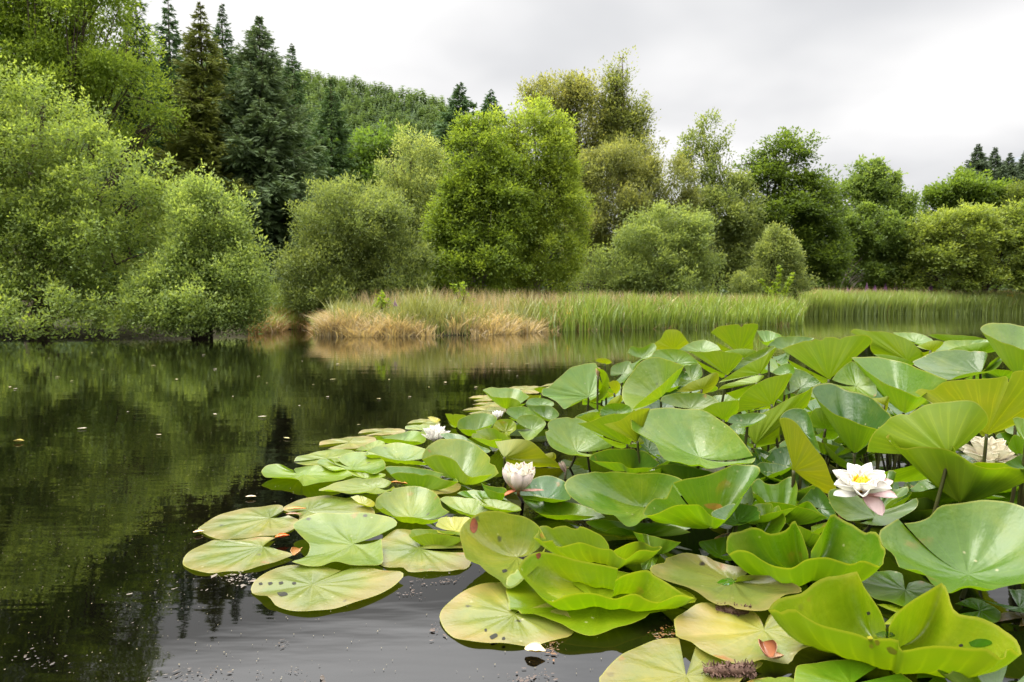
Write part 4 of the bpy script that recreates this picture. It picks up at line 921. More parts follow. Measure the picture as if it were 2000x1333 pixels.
closed_bud('closed pinkish bud tip on top of the pale upright leaf roll', 1168, 735, 2.62, 0.034, 0.016, (0.6, 0.45, 0.25, 0.3), seed=2)
closed_bud('withered grey-pink bud poking up right of the mustard leaf back', 1104, 922, 1.95, 0.032, 0.015, (0.42, 0.33, 0.25, 0.4), roll=-25, seed=3)

# ------------------------------------------------------------------ scraps and floating bits
MSCRAP = foliage_mat('scrap', 0.15, (1.5, 1.4, 1.2), 0.06)


def blob(name, label, cat, c, size, col, seed, curl=0.5, rot=0.0, group=None, aspect=0.5):
    """a small curled leaf or petal scrap with thickness"""
    rg = np.random.default_rng(seed); n_, m_ = 9, 7
    s = np.linspace(0, 1, n_); w = np.linspace(-1, 1, m_)
    wid = size * aspect * np.sin(np.pi * np.clip(s, .04, .96) ** .8) * (1 + rg.uniform(-.15, .15, n_))
    G = np.zeros((n_, m_, 3))
    G[..., 0] = (s[:, None] - .5) * size; G[..., 1] = wid[:, None] * w * 0.5
    G[..., 2] = curl * size * (0.25 * w[None] ** 2 * np.sin(np.pi * s[:, None]) + 0.35 * (s[:, None] - .5) ** 2) + 0.003
    du = np.gradient(G, axis=0); dv = np.gradient(G, axis=1); nr = nrm(np.cross(du, dv))
    A, B = (G + nr * size * .012).reshape(-1, 3), (G - nr * size * .012).reshape(-1, 3)
    I = np.arange(n_ * m_).reshape(n_, m_); qd = np.stack([I[:-1, :-1], I[1:, :-1], I[1:, 1:], I[:-1, 1:]], -1).reshape(-1, 4); mm = n_ * m_
    bd = np.concatenate([I[:, 0], I[-1, 1:], I[-2::-1, -1], I[0, -2::-1]])
    F = np.vstack([qd, qd[:, ::-1] + mm, np.stack([bd[:-1], bd[1:], bd[1:] + mm, bd[:-1] + mm], -1)])
    ca, sa = math.cos(rot), math.sin(rot)
    V = np.vstack([A, B]) @ np.array([[ca, -sa, 0], [sa, ca, 0], [0, 0, 1]]).T
    o = mesh_obj(name, V, F, MSCRAP, tone=np.tile(rg.random(mm) * .5, 2)); o.location = c; o.color = (*col, 1)
    return tag(o, label, cat, group)


def zz(px, py, z=0.002): return at_z(px, py, z)


blob('decayed_leaf', 'orange rotting leaf scrap in the notch of the leftmost pad', 'leaf scrap', zz(551, 1052, .008), 0.028, (0.62, 0.14, 0.008), 1, .9, .4, aspect=.6)
blob('dead_leaf', 'tan curled scrap standing between the leftmost pad and the wide pale pad', 'leaf scrap', zz(580, 1086, .012), 0.034, (0.36, 0.19, 0.06), 2, 1.6, 1.5, aspect=.6)
blob('dead_leaf', 'orange strip lying along the slit of the pinkish torn pad', 'leaf scrap', zz(577, 997, .008), 0.05, (0.5, 0.22, 0.03), 3, .3, .1, aspect=.25)
blob('dead_leaf', 'brown strip near the upper pinkish-rimmed pad', 'leaf scrap', zz(574, 1007, .012), 0.035, (0.28, 0.15, 0.08), 4, .3, .0, aspect=.25)
blob('dead_leaf', 'rust-coloured dried curl standing on the yellowed pad', 'leaf scrap', zz(1497, 1282, .018), 0.042, (0.20, 0.07, 0.025), 5, 1.8, 1.45, aspect=.6)
blob('dead_leaf', 'small pale dried bits beside the rust-coloured curl', 'leaf scrap', zz(1518, 1290, .012), 0.022, (0.45, 0.27, 0.14), 6, 1.2, .3, aspect=.6)
blob('fallen_petal', 'creamy white fallen petal floating at bottom centre by the rosy pad', 'petal', zz(1045, 1276, .002), 0.030, (0.72, 0.62, 0.36), 7, 1.0, -.3, aspect=.85)
blob('fallen_leaf', 'yellow curled leaf floating alone at the left edge', 'leaf', zz(37, 864), 0.036, (0.5, 0.42, 0.10), 8, .8, .1, aspect=.5)
blob('fallen_leaf', 'pale dry flake at the outer tip of the upper pinkish-rimmed pad', 'leaf', zz(388, 1042), 0.022, (0.55, 0.42, 0.24), 9, .6, .4, aspect=.6)
blob('fallen_leaf', 'white petal-like flake between the pads and open water', 'leaf', zz(490, 973), 0.026, (0.6, 0.52, 0.36), 10, .5, .1, aspect=.45)
blob('leaf_flake', 'tiny white triangular flake in the dark gap of the patch', 'leaf', at_y(1448, 992, 1.42), 0.012, (0.7, 0.7, 0.7), 11, .2, .6, aspect=.9)
blob('orange_leaf_tip', 'orange leaf tip in the gap under the long low leaf', 'leaf scrap', zz(780, 947, .012), 0.05, (0.42, 0.2, 0.02), 12, .6, -.35, aspect=.4)


def catkin(label, px, py, L, rot, seed):
    rg = np.random.default_rng(seed); c = zz(px, py, .014)
    root = tag(empty('catkin', c), label, 'catkin')
    b = Bag(); d = np.array([math.cos(rot), math.sin(rot), 0])
    b.tube([d * L * s for s in (-.5, -.2, .1, .4, .5)], [.003, .007, .007, .006, .002], 8); b.build('core', MCAT, root)
    f = Bag()
    for k in range(260):
        s = rg.uniform(-.5, .5); a = rg.uniform(0, 6.28)
        nrmv = np.cross(d, [0, 0, 1]) * math.cos(a) + np.array([0, 0, 1]) * math.sin(a)
        p = d * L * s + nrmv * .006; q_ = p + nrmv * .004 + rg.normal(0, .0018, 3); w_ = d * .0012
        f.add([p - w_, p + w_, q_ + w_ * .5, q_ - w_ * .5], [[0, 1, 2, 3]])
    f.build('scales', MCAT, root, smooth=False)


MCAT = simple_mat('catkin_scales', (0.055, 0.026, 0.018), 0.8, noise=200, color2=(0.10, 0.058, 0.038))
catkin('brown furry catkin lying on the large pale pad at the bottom edge', 1425, 1309, .07, .02, 1)
catkin('brown furry catkin under the rim of the notched puddle leaf', 1432, 1194, .055, -.1, 2)

# pale leaf flakes scattered over the far water
spots = [(95, 700), (20, 757), (112, 737), (200, 722), (345, 742), (505, 736), (522, 749), (650, 742), (740, 780), (838, 757), (700, 830), (560, 857), (30, 760), (455, 775),
         (398, 694), (420, 722), (590, 706), (660, 712), (700, 694), (880, 705), (900, 728), (960, 712), (995, 725), (1010, 735), (1030, 711), (760, 742), (612, 752), (300, 715), (180, 690), (140, 745),
         (250, 805), (160, 838), (640, 776), (585, 793), (512, 815), (420, 810), (800, 776), (870, 748), (930, 757), (310, 850)]
fl = None
for k, (px, py) in enumerate(spots):
    sz = .012 + .022 * ((k * 37) % 10) / 10
    c = zz(px, py, .0025)
    if fl is None or k % 6 == 0:
        fl = blob('fallen_leaf', 'small pale fallen leaf floating on the open dark water', 'leaf', c, .04, [(0.34, 0.29, 0.17), (0.28, 0.25, 0.10), (0.38, 0.33, 0.25)][(k // 6) % 3], 20 + k, .15, k * 1.3, 'fallen leaves scattered on the water', aspect=.42)
        o = fl
    else:
        o = fl.copy(); COL.objects.link(o); o.location = c; o.rotation_euler = (0, 0, k * 2.1)
    s = sz / .04 * (1.0 + 0.16 * float(np.hypot(c[0], c[1])) / 3); o.scale = (s, s, s)

# specks and scum on the water (uncountable)
rg = np.random.default_rng(3)
b = Bag(); NS = 1500
px = np.concatenate([rg.uniform(-50, 1200, NS // 2), rg.normal(260, 260, NS // 2)]); py = np.concatenate([680 + 650 * rg.random(NS // 2) ** 1.6, rg.normal(1000, 190, NS // 2)])
ok = (py > 672) & (py < 1400); px, py = px[ok], py[ok]
C = at_z(px, py, .0018); n_ = len(C)
sz = rg.uniform(.0004, .0011, n_) * (1 + .22 * C[:, 1])
a = rg.uniform(0, 6.28, n_)
ang = np.linspace(0, 6.283, 6)[:-1]
V = np.stack([C + np.stack([np.cos(a + t) * sz * (0.6 + .4 * np.sin(k * 2.7)), np.sin(a + t) * sz * 1.1, np.zeros(n_)], 1) for k, t in enumerate(ang)], 1).reshape(-1, 3)
F = np.arange(n_ * 5).reshape(-1, 5)
tone = np.repeat(rg.random(n_) ** 2, 5)
o = mesh_obj('floating_specks', V, F, MSCRAP, smooth=False, tone=tone); o.color = (0.15, 0.13, 0.08, 1)
tag(o, 'pollen specks and seed fluff scattered over the dark water', 'specks', kind='stuff')


def scum(label, clusters, seed, col):
    rg = np.random.default_rng(seed); V = []; F = []; tn = []
    for (px, py, rx, ry, cnt) in clusters:
        for k in range(cnt):
            c = at_z(px + rg.normal(0, rx), py + rg.normal(0, ry), .0022)
            r_ = .0005 + .0011 * rg.exponential(.8); el_ = rg.uniform(1.0, 1.9); m_ = 8; a0 = rg.uniform(0, 6)
            i0 = len(V)
            hh = rg.uniform(.0001, .0006)
            for q_ in range(m_):
                rr = r_ * rg.uniform(.45, 1.35); ex, ey = math.cos(q_ * .785) * rr * el_, math.sin(q_ * .785) * rr / el_
                V.append(c + [math.cos(a0) * ex - math.sin(a0) * ey, math.sin(a0) * ex + math.cos(a0) * ey, 0])
            V.append(c + [0, 0, hh])
            for q_ in range(m_): F.append((i0 + q_, i0 + (q_ + 1) % m_, i0 + m_)); 
            tn += [rg.random() * .8] * (m_ + 1)
    o = mesh_obj('scum', np.array(V), np.array(F), MSCRAP, tone=tn, smooth=False); o.color = (*col, 1)
    return tag(o, label, 'scum', kind='stuff')


scum('brown pondweed scum on the water at the bottom left', [(410, 1318, 50, 7, 46), (330, 1330, 40, 6, 18), (60, 1285, 50, 14, 30), (560, 1310, 40, 6, 14), (540, 1255, 14, 4, 14), (620, 1325, 30, 5, 12)], 5, (0.028, 0.018, 0.010))
scum('brown foam flecks between the lowest left pad and the rosy pad', [(800, 1155, 18, 8, 26), (830, 1140, 14, 5, 12), (878, 1134, 12, 3, 16), (820, 1130, 6, 3, 5), (850, 1225, 6, 12, 14), (1030, 1325, 22, 8, 50), (850, 1128, 26, 5, 10)], 6, (0.055, 0.035, 0.024))
scum('grey scum under the leftmost pad', [(455, 1128, 18, 8, 60), (490, 1135, 16, 6, 30), (360, 1160, 40, 20, 24)], 7, (0.12, 0.10, 0.08))
scum('orange-brown weed under the front leaves at bottom centre', [(1080, 1265, 12, 9, 60), (1310, 1235, 14, 10, 50), (1290, 1245, 10, 6, 20)], 8, (0.11, 0.05, 0.012))
# ------------------------------------------------------------------ foliage generator
NLEAF = 1.5


def rand_dir(rg, n): return nrm(rg.normal(size=(n, 3)))


def leaf_quads(P, D, U, L, W):
    """diamond leaf quads: base P, direction D, side U"""
    tip = P + D * L[:, None]; mid = P + D * (L * .45)[:, None]
    nrmv = np.cross(D, U)
    a = mid + U * (W * .5)[:, None] + nrmv * (W * .12)[:, None]; b = mid - U * (W * .5)[:, None] + nrmv * (W * .12)[:, None]
    V = np.stack([P, a, tip, b], 1).reshape(-1, 3)
    return V


def crown_geo(lobes, rg, n_leaf, ll, lw, per=34, spray=0.4, out=0.6, up=0.7, flat=1.0, thick=0.5, tone0=0.0, tonek=0.55, droop=0.0, vary=0.25, back=0.35, boughs=42):
    n_leaf = int(n_leaf * NLEAF)
    c = np.array([l[0] for l in lobes]); r = np.array([l[1] for l in lobes])
    wgt = np.array([(x[0] * x[2]) for x in r]); wgt = np.maximum(wgt, wgt.max() * .10)
    wgt = wgt * np.array([1.25 if len(l) > 2 and l[2] else 1.0 for l in lobes]); wgt /= wgt.sum()
    # boughs: small cushions spread over every lobe
    nb = max(8, int(boughs * len(lobes)))
    bk = rg.choice(len(lobes), nb * 2, p=wgt); bd = rand_dir(rg, nb * 2)
    keep = (bd[:, 2] > -0.8) & ((bd[:, 1] < 0.4) | (rg.random(nb * 2) < back)); bk, bd = bk[keep][:nb], bd[keep][:nb]; nb = len(bk)
    bc = c[bk] + bd * r[bk] * (1 - thick * rg.random(nb) ** 1.5)[:, None]
    br = (r[bk] * np.array([1, 1, .8])) * rg.uniform(.16, .36, nb)[:, None]
    bt = rg.normal(0, vary * .7, nb)
    bw = (br[:, 0] * br[:, 2]); bw /= bw.sum()
    ns = max(6, n_leaf // per)
    k = rg.choice(nb, ns, p=bw)
    d2 = nrm(rand_dir(rg, ns) + bd[k] * .45 + np.array([0, -.1, .30]))
    P0 = bc[k] + d2 * br[k] * rg.uniform(.35, 1.05, ns)[:, None]
    d = nrm(bd[k] * .5 + d2)
    ax = nrm(d * out + np.array([0, 0, up]) + rg.normal(0, .30, (ns, 3)))
    sl = spray * rg.uniform(.5, 1.3, ns)
    st = rg.normal(0, vary * .6, ns) + bt[k] + .22 * d2[:, 2]
    m = per
    s = rg.random((ns, m))
    perp = rg.normal(0, 1, (ns, m, 3)); perp[..., 2] *= flat
    wob = (1.05 - .75 * s)[..., None] * sl[:, None, None] * .26
    P = P0[:, None] + ax[:, None] * ((s - .5) * sl[:, None])[..., None] + perp * wob
    P[..., 2] -= droop * s ** 2 * sl[:, None]
    LD = nrm(ax[:, None] * .55 + perp * .55 + rg.normal(0, .3, (ns, m, 3)))
    P = P.reshape(-1, 3); LD = LD.reshape(-1, 3); n_ = len(P)
    Nn = nrm(np.array([0, -.15, 1.0]) + rand_dir(rg, n_) * .62)
    U = nrm(np.cross(LD, Nn))
    L = ll * 1.02 * rg.uniform(.6, 1.25, n_); Wd = lw * 1.08 * rg.uniform(.65, 1.25, n_)
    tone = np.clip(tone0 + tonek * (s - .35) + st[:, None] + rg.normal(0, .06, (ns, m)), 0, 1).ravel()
    V = leaf_quads(P, LD, U, L, Wd)
    ok = V.reshape(-1, 4, 3)[:, :, 2].min(1) > 0.01
    V = V.reshape(-1, 4, 3)[ok].reshape(-1, 3); tone = tone[ok]
    return V, np.repeat(tone, 4)


MBARK = simple_mat('bark', (0.10, 0.075, 0.05), 0.9, noise=14, bump=.6, color2=(0.05, 0.038, 0.025))
MBARK_P = simple_mat('pale_bark', (0.26, 0.235, 0.18), 0.85, noise=10, bump=.5, color2=(0.10, 0.08, 0.06))


def px_lobes(y, L, depth=1.0):
    o = []
    for (px, py, rx, ry, *yy) in L:
        yl = yy[0] if yy else y
        c = at_y(px, py, yl); k = yl / FPX
        o.append((c, np.array([rx * k, rx * k * depth, ry * k]), bool(yy)))
    return o


def tree(name, label, cat, y, L, col, n_leaf, ll, lw, seed, stems=3, base_px=None, group=None, bark=None, depth=0.85, base_z=None, stem_r=0.06, limbs=True, **kw):
    rg = np.random.default_rng(seed)
    lobes = px_lobes(y, L, depth)
    for i, (c, r, _) in enumerate(lobes): c[1] += rg.normal(0, .12) * r[0]
    bx = base_px if base_px is not None else float(np.average([l[0] for l in L], weights=[l[2] * l[3] for l in L]))
    b = at_y(bx, HORIZON, y); b[2] = float(ground_z(np.array([b[0]]), np.array([y]))[0]) if base_z is None else base_z
    b[2] = max(b[2], -0.15)
    root = tag(empty(name, b), label, cat, group)
    g = Bag()
    for q_, (c, r, low_) in enumerate(lobes):
        if low_ or (not limbs and q_): continue
        e = c + np.array([0, 0, r[2] * .35]); st = b + np.array([rg.normal(0, .12), rg.normal(0, .12), -.1])
        m1 = st * .6 + e * .4 + np.array([rg.normal(0, .12), rg.normal(0, .12), .1 * (e[2] - st[2])])
        pth = crm([st, st * .85 + m1 * .15 + [0, 0, .2], m1, e], 5)
        g.tube(pth - b, np.linspace(stem_r * rg.uniform(.7, 1.2), .01, len(pth)), 7)
        for _ in range(7):
            d = rand_dir(rg, 1)[0]; d[2] = abs(d[2]) * .8 + .1
            s0 = pth[rg.integers(len(pth) // 2, len(pth))]
            e2 = c + d * r * .85
            g.tube(crm([s0, (s0 + e2) / 2 + [0, 0, .06], e2], 4) - b, np.linspace(stem_r * .28, .005, 9), 5)
    g.build('trunk', bark or MBARK, root)
    V, tn = crown_geo(lobes, rg, n_leaf, ll, lw, **kw)
    F = np.arange(len(V)).reshape(-1, 4)
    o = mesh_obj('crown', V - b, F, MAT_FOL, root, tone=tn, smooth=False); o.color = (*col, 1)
    return root


def spruce(label, tip, y, half_px, col, seed, name='spruce_tree', n_wh=50, density=1.4, tip_tone=0.5, lean=0.0, group='spruces on the slope', low=0.0, droop=0.35, tw=1.0, mat=None):
    """tapered trunk, whorls of drooping branches clothed in needle sprays"""
    rg = np.random.default_rng(seed)
    top = at_y(tip[0], tip[1], y); k = y / FPX
    b = np.array([top[0] + lean, y, max(0.1, float(ground_z(np.array([top[0]]), np.array([y]))[0]))])
    H = top[2] - b[2]; R = half_px * k
    root = tag(empty(name, b), label, 'spruce', group)
    g = Bag(); g.tube(crm([(0, 0, -.2), (0, 0, H * .5), (top[0] - b[0], 0, H)], 6), np.linspace(.012 * H + .03, .006, 13), 8)
    Vs, Ts = [], []; lim = g
    for w in range(n_wh):
        f = 1 - (1 - low) * (1 - (w + rg.uniform(-.3, .3)) / n_wh) ** 1.22 if w else low; f = min(max(f, low), .988)
        z = H * f
        rl = R * (1 - f) ** .80 * min(1.0, (1 - f) / .14) ** .45 * rg.uniform(.74, 1.14) + 0.015 * H / 8
        nb = int(7 + 3 * (1 - f)); a0 = rg.uniform(0, 6.28)
        for q_ in range(nb):
            a = a0 + 6.283 * q_ / nb + rg.normal(0, .18)
            if math.sin(a) > .55 and rg.random() < .45: continue       # thinner at the back
            L = rl * rg.uniform(.66, 1.18); zj = rg.uniform(-.5, .5) * H / n_wh; dr = droop * (1.15 - f) * rg.uniform(.7, 1.3)
            d = np.array([math.cos(a), math.sin(a), 0]); sd = np.array([-math.sin(a), math.cos(a), 0])
            s = np.linspace(0, 1, 6)
            ax = d * (L * s)[:, None] + np.array([0, 0, 1]) * (z + zj + L * (0.28 * f * s - dr * s * (1.25 - .75 * s) + .12 * s ** 3))[:, None]
            lim.tube(ax, np.linspace(.010 + .006 * L, .003, 6), 4)
            ntw = max(9, int(L * 30 * density))
            ss = rg.uniform(.12, 1.0, ntw)
            P = np.stack([np.interp(ss, s, ax[:, i]) for i in range(3)], 1)
            tl = np.minimum(.20 + .22 * L, .07 + .75 * L) * (1.15 - .72 * ss) * rg.uniform(.6, 1.2, ntw) * tw
            side = np.where(rg.random(ntw) < .5, 1, -1)
            D = nrm(d * rg.uniform(.45, .9, (ntw, 1)) + sd * (side * rg.uniform(.25, .8, ntw))[:, None] + np.array([0, 0, 1]) * (-rg.uniform(.0, .65, ntw) + .25 * ss)[:, None])
            U = nrm(np.cross(D, rand_dir(rg, ntw) * .7 + [0, 0, .8]))
            tt = np.clip(.10 + tip_tone * (ss - .3) + rg.normal(0, .10, ntw) + rg.normal(0, .08), 0, 1)
            # each twig: 3 slivers fanning slightly
            for o_ in range(4):
                D2 = nrm(D + U * rg.normal(0, .30, (ntw, 1)) + rg.normal(0, .16, (ntw, 3)))
                P2 = P + D * (tl * (.16 * o_))[:, None]
                Vs.append(leaf_quads(P2, D2, nrm(np.cross(D2, rand_dir(rg, ntw))), tl * .75, np.maximum(tl * .15, .020) * tw)); Ts.append(np.repeat(np.clip(tt + rg.normal(0, .06, ntw), 0, 1), 4))
    # leader
    V = np.vstack(Vs); T = np.concatenate(Ts)
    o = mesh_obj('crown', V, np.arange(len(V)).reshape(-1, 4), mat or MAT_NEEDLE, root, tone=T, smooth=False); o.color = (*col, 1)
    g.build('trunk', MBARK, root)
    return root


# ------------------------------------------------------------------ the planting
WILLOW = (0.166, 0.234, 0.053); ASH = (0.184, 0.267, 0.040); GREY = (0.179, 0.228, 0.081); OAK = (0.083, 0.133, 0.020); BIRCH = (0.197, 0.282, 0.034)
OLIVE = (0.174, 0.193, 0.060)
T_ = 'trees and bushes round the pond'
tree('willow_bush', 'large grey-green willow bush filling the left edge above the water', 'willow', 11.3,
     [(60, 330, 150, 165), (190, 430, 140, 160), (80, 520, 160, 130), (-90, 420, 170, 250), (250, 540, 105, 110), (120, 610, 150, 50), (10, 235, 90, 90), (285, 420, 60, 90), (150, 300, 70, 60), (240, 600, 90, 52), (50, 600, 115, 66, 10.2), (-70, 600, 110, 70, 10.0), (175, 606, 90, 56, 10.3), (295, 606, 75, 52, 10.6), (40, 632, 90, 40, 10.0), (130, 634, 80, 36, 10.1), (215, 634, 80, 34, 10.3), (300, 634, 70, 32, 10.5), (-50, 632, 80, 40, 9.8)],
     WILLOW, 88000, .060, .030, 1, group=T_, spray=.34, out=.55, up=.75, vary=.16, tonek=.75, base_z=.1, stem_r=.07)
tree('willow_bush', 'pale willow bush with upright tips right of the large left willow', 'willow', 10.95,
     [(410, 480, 75, 110), (440, 560, 80, 85), (360, 560, 80, 90), (395, 395, 38, 45), (468, 590, 42, 52), (420, 612, 80, 38), (430, 420, 40, 50), (390, 604, 85, 50, 10.5), (466, 606, 45, 42, 10.8), (330, 606, 65, 50, 10.5), (385, 630, 70, 34, 10.5), (455, 626, 50, 34, 10.9)],
     (0.184, 0.257, 0.069), 44000, .058, .027, 2, group=T_, spray=.34, out=.35, up=1.0, vary=.16, tonek=.75, base_z=.1, stem_r=.05)
tree('ash_tree', 'tall feathery light green tree rising behind the left willow', 'tree', 16.5,
     [(60, 80, 140, 120), (190, 90, 105, 105), (245, 220, 90, 95), (130, 200, 130, 100), (-80, 100, 150, 150), (290, 240, 48, 50), (150, -30, 115, 70), (250, 120, 60, 55), (20, -40, 120, 70), (320, 215, 25, 30), (40, -150, 150, 100), (170, -130, 100, 80), (-90, -120, 130, 120), (60, -260, 100, 80)],
     ASH, 105000, .088, .036, 3, group=T_, spray=.6, out=.8, up=.05, droop=.35, vary=.16, stem_r=.12)
spruce('dark spruce partly hidden behind the feathery tree, leftmost', (264, -40), 22, 122, (0.071, 0.121, 0.036), 11)
spruce('dark spruce between the feathery tree and the brown-tipped spruce', (328, -14), 21.5, 103, (0.071, 0.130, 0.048), 12)
spruce('spruce with brownish yellow branch tips, nearest the left willows', (391, 4), 17.6, 143, (0.115, 0.140, 0.030), 13, tip_tone=.85, n_wh=52)
spruce('dark narrow spruce top just right of the brown-tipped spruce', (433, 6), 22.5, 115, (0.063, 0.114, 0.042), 14)
spruce('large blue-grey spruce with long drooping boughs', (506, 30), 18.2, 183, (0.099, 0.146, 0.067), 15, n_wh=54, droop=.45, tip_tone=.55)
spruce('slim spruce behind the right side of the blue-grey spruce', (570, 84), 23.5, 103, (0.071, 0.125, 0.045), 16)
spruce('dark spruce at the foot of the hill right of the slim one', (646, 150), 26, 107, (0.071, 0.125, 0.042), 17, n_wh=46)
spruce('larger of two distant spruce tops above the birches', (898, 160), 46, 150, (0.067, 0.118, 0.048), 18, n_wh=44, tw=1.6, density=.6)
spruce('smaller of two distant spruce tops above the birches', (959, 175), 50, 120, (0.067, 0.125, 0.050), 19, n_wh=42, tw=1.7, density=.6)
tree('hillfoot_tree', 'light green broadleaf tree at the hill foot right of the dark spruce', 'tree', 33,
     [(735, 330, 60, 65), (700, 370, 60, 60), (760, 290, 35, 40), (640, 390, 60, 60), (690, 300, 40, 40), (560, 480, 70, 90), (640, 480, 60, 80)], (0.080, 0.140, 0.022), 15000, .19, .10, 21, group=T_, spray=.9, vary=.2, stem_r=.12)
tree('willow_bush', 'round grey-green willow bush at the inlet left of the grassy spit', 'willow', 15.2,
     [(690, 465, 100, 88), (640, 535, 85, 75), (765, 540, 75, 80), (700, 585, 115, 45), (597, 555, 46, 50), (720, 420, 60, 48), (605, 595, 45, 28), (650, 430, 45, 40)],
     (0.148, 0.197, 0.056), 50000, .070, .030, 22, group=T_, spray=.42, out=.6, up=.65, vary=.15, tonek=.65, base_z=.1, stem_r=.06)
tree('sallow_tree', 'pale yellow-green sallow between the round willow and the birches', 'tree', 19.5,
     [(790, 330, 52, 62), (765, 430, 72, 75), (840, 400, 62, 90), (790, 520, 90, 80), (800, 290, 30, 32)],
     (0.216, 0.272, 0.085), 32000, .088, .032, 23, group=T_, spray=.5, out=.4, up=.9, vary=.14, tonek=.7)
tree('birch_tree', 'fresh green birch in the centre, left of the pair', 'birch', 16.6,
     [(930, 330, 62, 95), (940, 440, 85, 92), (920, 525, 88, 58), (935, 258, 32, 42), (880, 470, 45, 60), (970, 380, 60, 80), (930, 565, 90, 30)],
     (0.132, 0.197, 0.025), 52000, .075, .042, 24, group=T_, spray=.45, out=.7, up=.25, droop=.25, vary=.16, tonek=.6, bark=MBARK_P)
tree('birch_tree', 'yellower broad birch in the centre, right of the pair', 'birch', 17.6,
     [(1050, 320, 75, 98), (1078, 420, 62, 95), (1060, 510, 72, 65), (1040, 240, 46, 36), (1108, 460, 34, 66), (1000, 268, 34, 42), (1000, 420, 50, 90), (1090, 340, 40, 60), (1050, 560, 70, 32), (985, 325, 46, 95), (975, 250, 34, 36), (1000, 500, 50, 70)],
     (0.203, 0.276, 0.040), 56000, .075, .038, 25, group=T_, spray=.45, out=.6, up=.4, droop=.2, vary=.15, tonek=.6, bark=MBARK_P)
tree('alder_tree', 'olive airy treetop behind the yellower birch', 'tree', 26,
     [(1080, 215, 62, 50), (1150, 250, 62, 80), (1130, 190, 42, 36), (1050, 185, 36, 26), (1170, 330, 60, 80), (1110, 170, 28, 22)],
     OLIVE, 20000, .115, .055, 26, group=T_, spray=.7, vary=.16, stem_r=.1)
tree('birch_tree', 'tall slender open birch standing highest right of centre', 'birch', 25,
     [(1204, 150, 27, 30), (1200, 200, 30, 34), (1228, 230, 36, 48), (1212, 295, 40, 46), (1258, 250, 18, 38), (1180, 250, 20, 36), (1240, 300, 34, 40), (1215, 120, 12, 14)],
     (0.166, 0.201, 0.056), 9500, .105, .05, 27, group=T_, spray=.6, vary=.16, thick=.9, bark=MBARK, stem_r=.09)
tree('willow_tree', 'broad olive willow mass right of the birches', 'willow', 22,
     [(1200, 400, 92, 98), (1280, 380, 72, 80), (1180, 500, 66, 76), (1270, 315, 38, 42), (1310, 430, 50, 70), (1150, 440, 40, 90)],
     (0.155, 0.181, 0.056), 44000, .098, .038, 28, group=T_, spray=.55, out=.5, up=.5, vary=.14, tonek=.65, droop=.15)
tree('willow_bush', 'low bushy willow in front of the olive willow mass', 'willow', 19.5,
     [(1290, 490, 85, 68), (1350, 500, 52, 70), (1340, 445, 30, 40), (1205, 530, 66, 48), (1300, 550, 100, 40), (1170, 560, 60, 30)],
     (0.168, 0.227, 0.064), 36000, .085, .036, 29, group=T_, spray=.5, out=.5, up=.65, vary=.14, tonek=.7)
tree('alder_tree', 'round-topped alder left of the dark oak', 'tree', 26,
     [(1378, 268, 42, 34), (1370, 340, 46, 46), (1400, 430, 68, 76), (1430, 500, 52, 66), (1345, 300, 22, 30), (1410, 310, 26, 30), (1390, 520, 70, 50)],
     (0.155, 0.203, 0.060), 32000, .11, .058, 30, group=T_, spray=.6, vary=.16)
tree('oak_tree', 'dark green oak with layered boughs on the right', 'oak', 28,
     [(1535, 305, 58, 34), (1500, 355, 56, 36), (1572, 375, 64, 38), (1520, 435, 84, 48), (1565, 500, 74, 60), (1480, 490, 46, 56), (1610, 410, 40, 34), (1470, 330, 30, 26), (1520, 280, 30, 16)],
     OAK, 46000, .125, .075, 31, base_px=1505, group=T_, spray=.8, out=.8, up=.08, flat=.4, vary=.15, tonek=.5, stem_r=.14)
tree('birch_tree', 'small pale birch in front of the dark oak', 'birch', 22.5,
     [(1520, 505, 36, 48), (1550, 550, 32, 32), (1500, 560, 40, 28), (1518, 470, 18, 26), (1460, 560, 36, 30)],
     (0.180, 0.232, 0.069), 14000, .085, .04, 32, group=T_, spray=.45, out=.4, up=.8, vary=.14, tonek=.7)
tree('sycamore_tree', 'bright green round tree right of the dark oak', 'tree', 44,
     [(1700, 368, 44, 40), (1732, 415, 40, 44), (1660, 395, 34, 36), (1690, 340, 28, 20), (1745, 450, 36, 40)],
     (0.123, 0.187, 0.043), 15000, .20, .13, 33, group=T_, spray=.8, vary=.16, stem_r=.12)
tree('hazel_tree', 'mid green bushy tree with a bare pale trunk right of the small birch', 'tree', 42,
     [(1640, 462, 44, 50), (1700, 465, 56, 54), (1690, 540, 66, 38), (1612, 530, 30, 44), (1740, 510, 40, 60)],
     (0.101, 0.157, 0.030), 26000, .17, .10, 34, group=T_, spray=.6, vary=.15, base_px=1626, bark=MBARK_P, stem_r=.11)
tree('willow_bush', 'wide spreading light willow at the right edge above the reeds', 'willow', 41.8,
     [(1800, 485, 74, 54), (1880, 465, 74, 60), (1962, 500, 66, 76), (1830, 535, 96, 38), (1995, 440, 44, 44), (1920, 540, 80, 34), (2050, 480, 80, 80), (1760, 530, 40, 44)],
     (0.157, 0.211, 0.039), 44000, .19, .095, 35, group=T_, spray=1.0, out=.8, up=.12, flat=.6, vary=.16, tonek=.6, stem_r=.14)
tree('maple_tree', 'bright green treetop showing over the light willow at right', 'tree', 48,
     [(1868, 385, 52, 28), (1925, 398, 38, 30), (1830, 400, 34, 18), (1890, 372, 34, 22)], (0.096, 0.155, 0.022), 11000, .22, .14, 36, group=T_, spray=1.1, vary=.16)
tree('birch_tree', 'yellowish crown touching the right edge below the far spruces', 'birch', 46,
     [(1990, 395, 30, 32), (2030, 400, 40, 50)], (0.105, 0.145, 0.028), 6000, .18, .09, 37, group=T_, spray=.9, vary=.16)
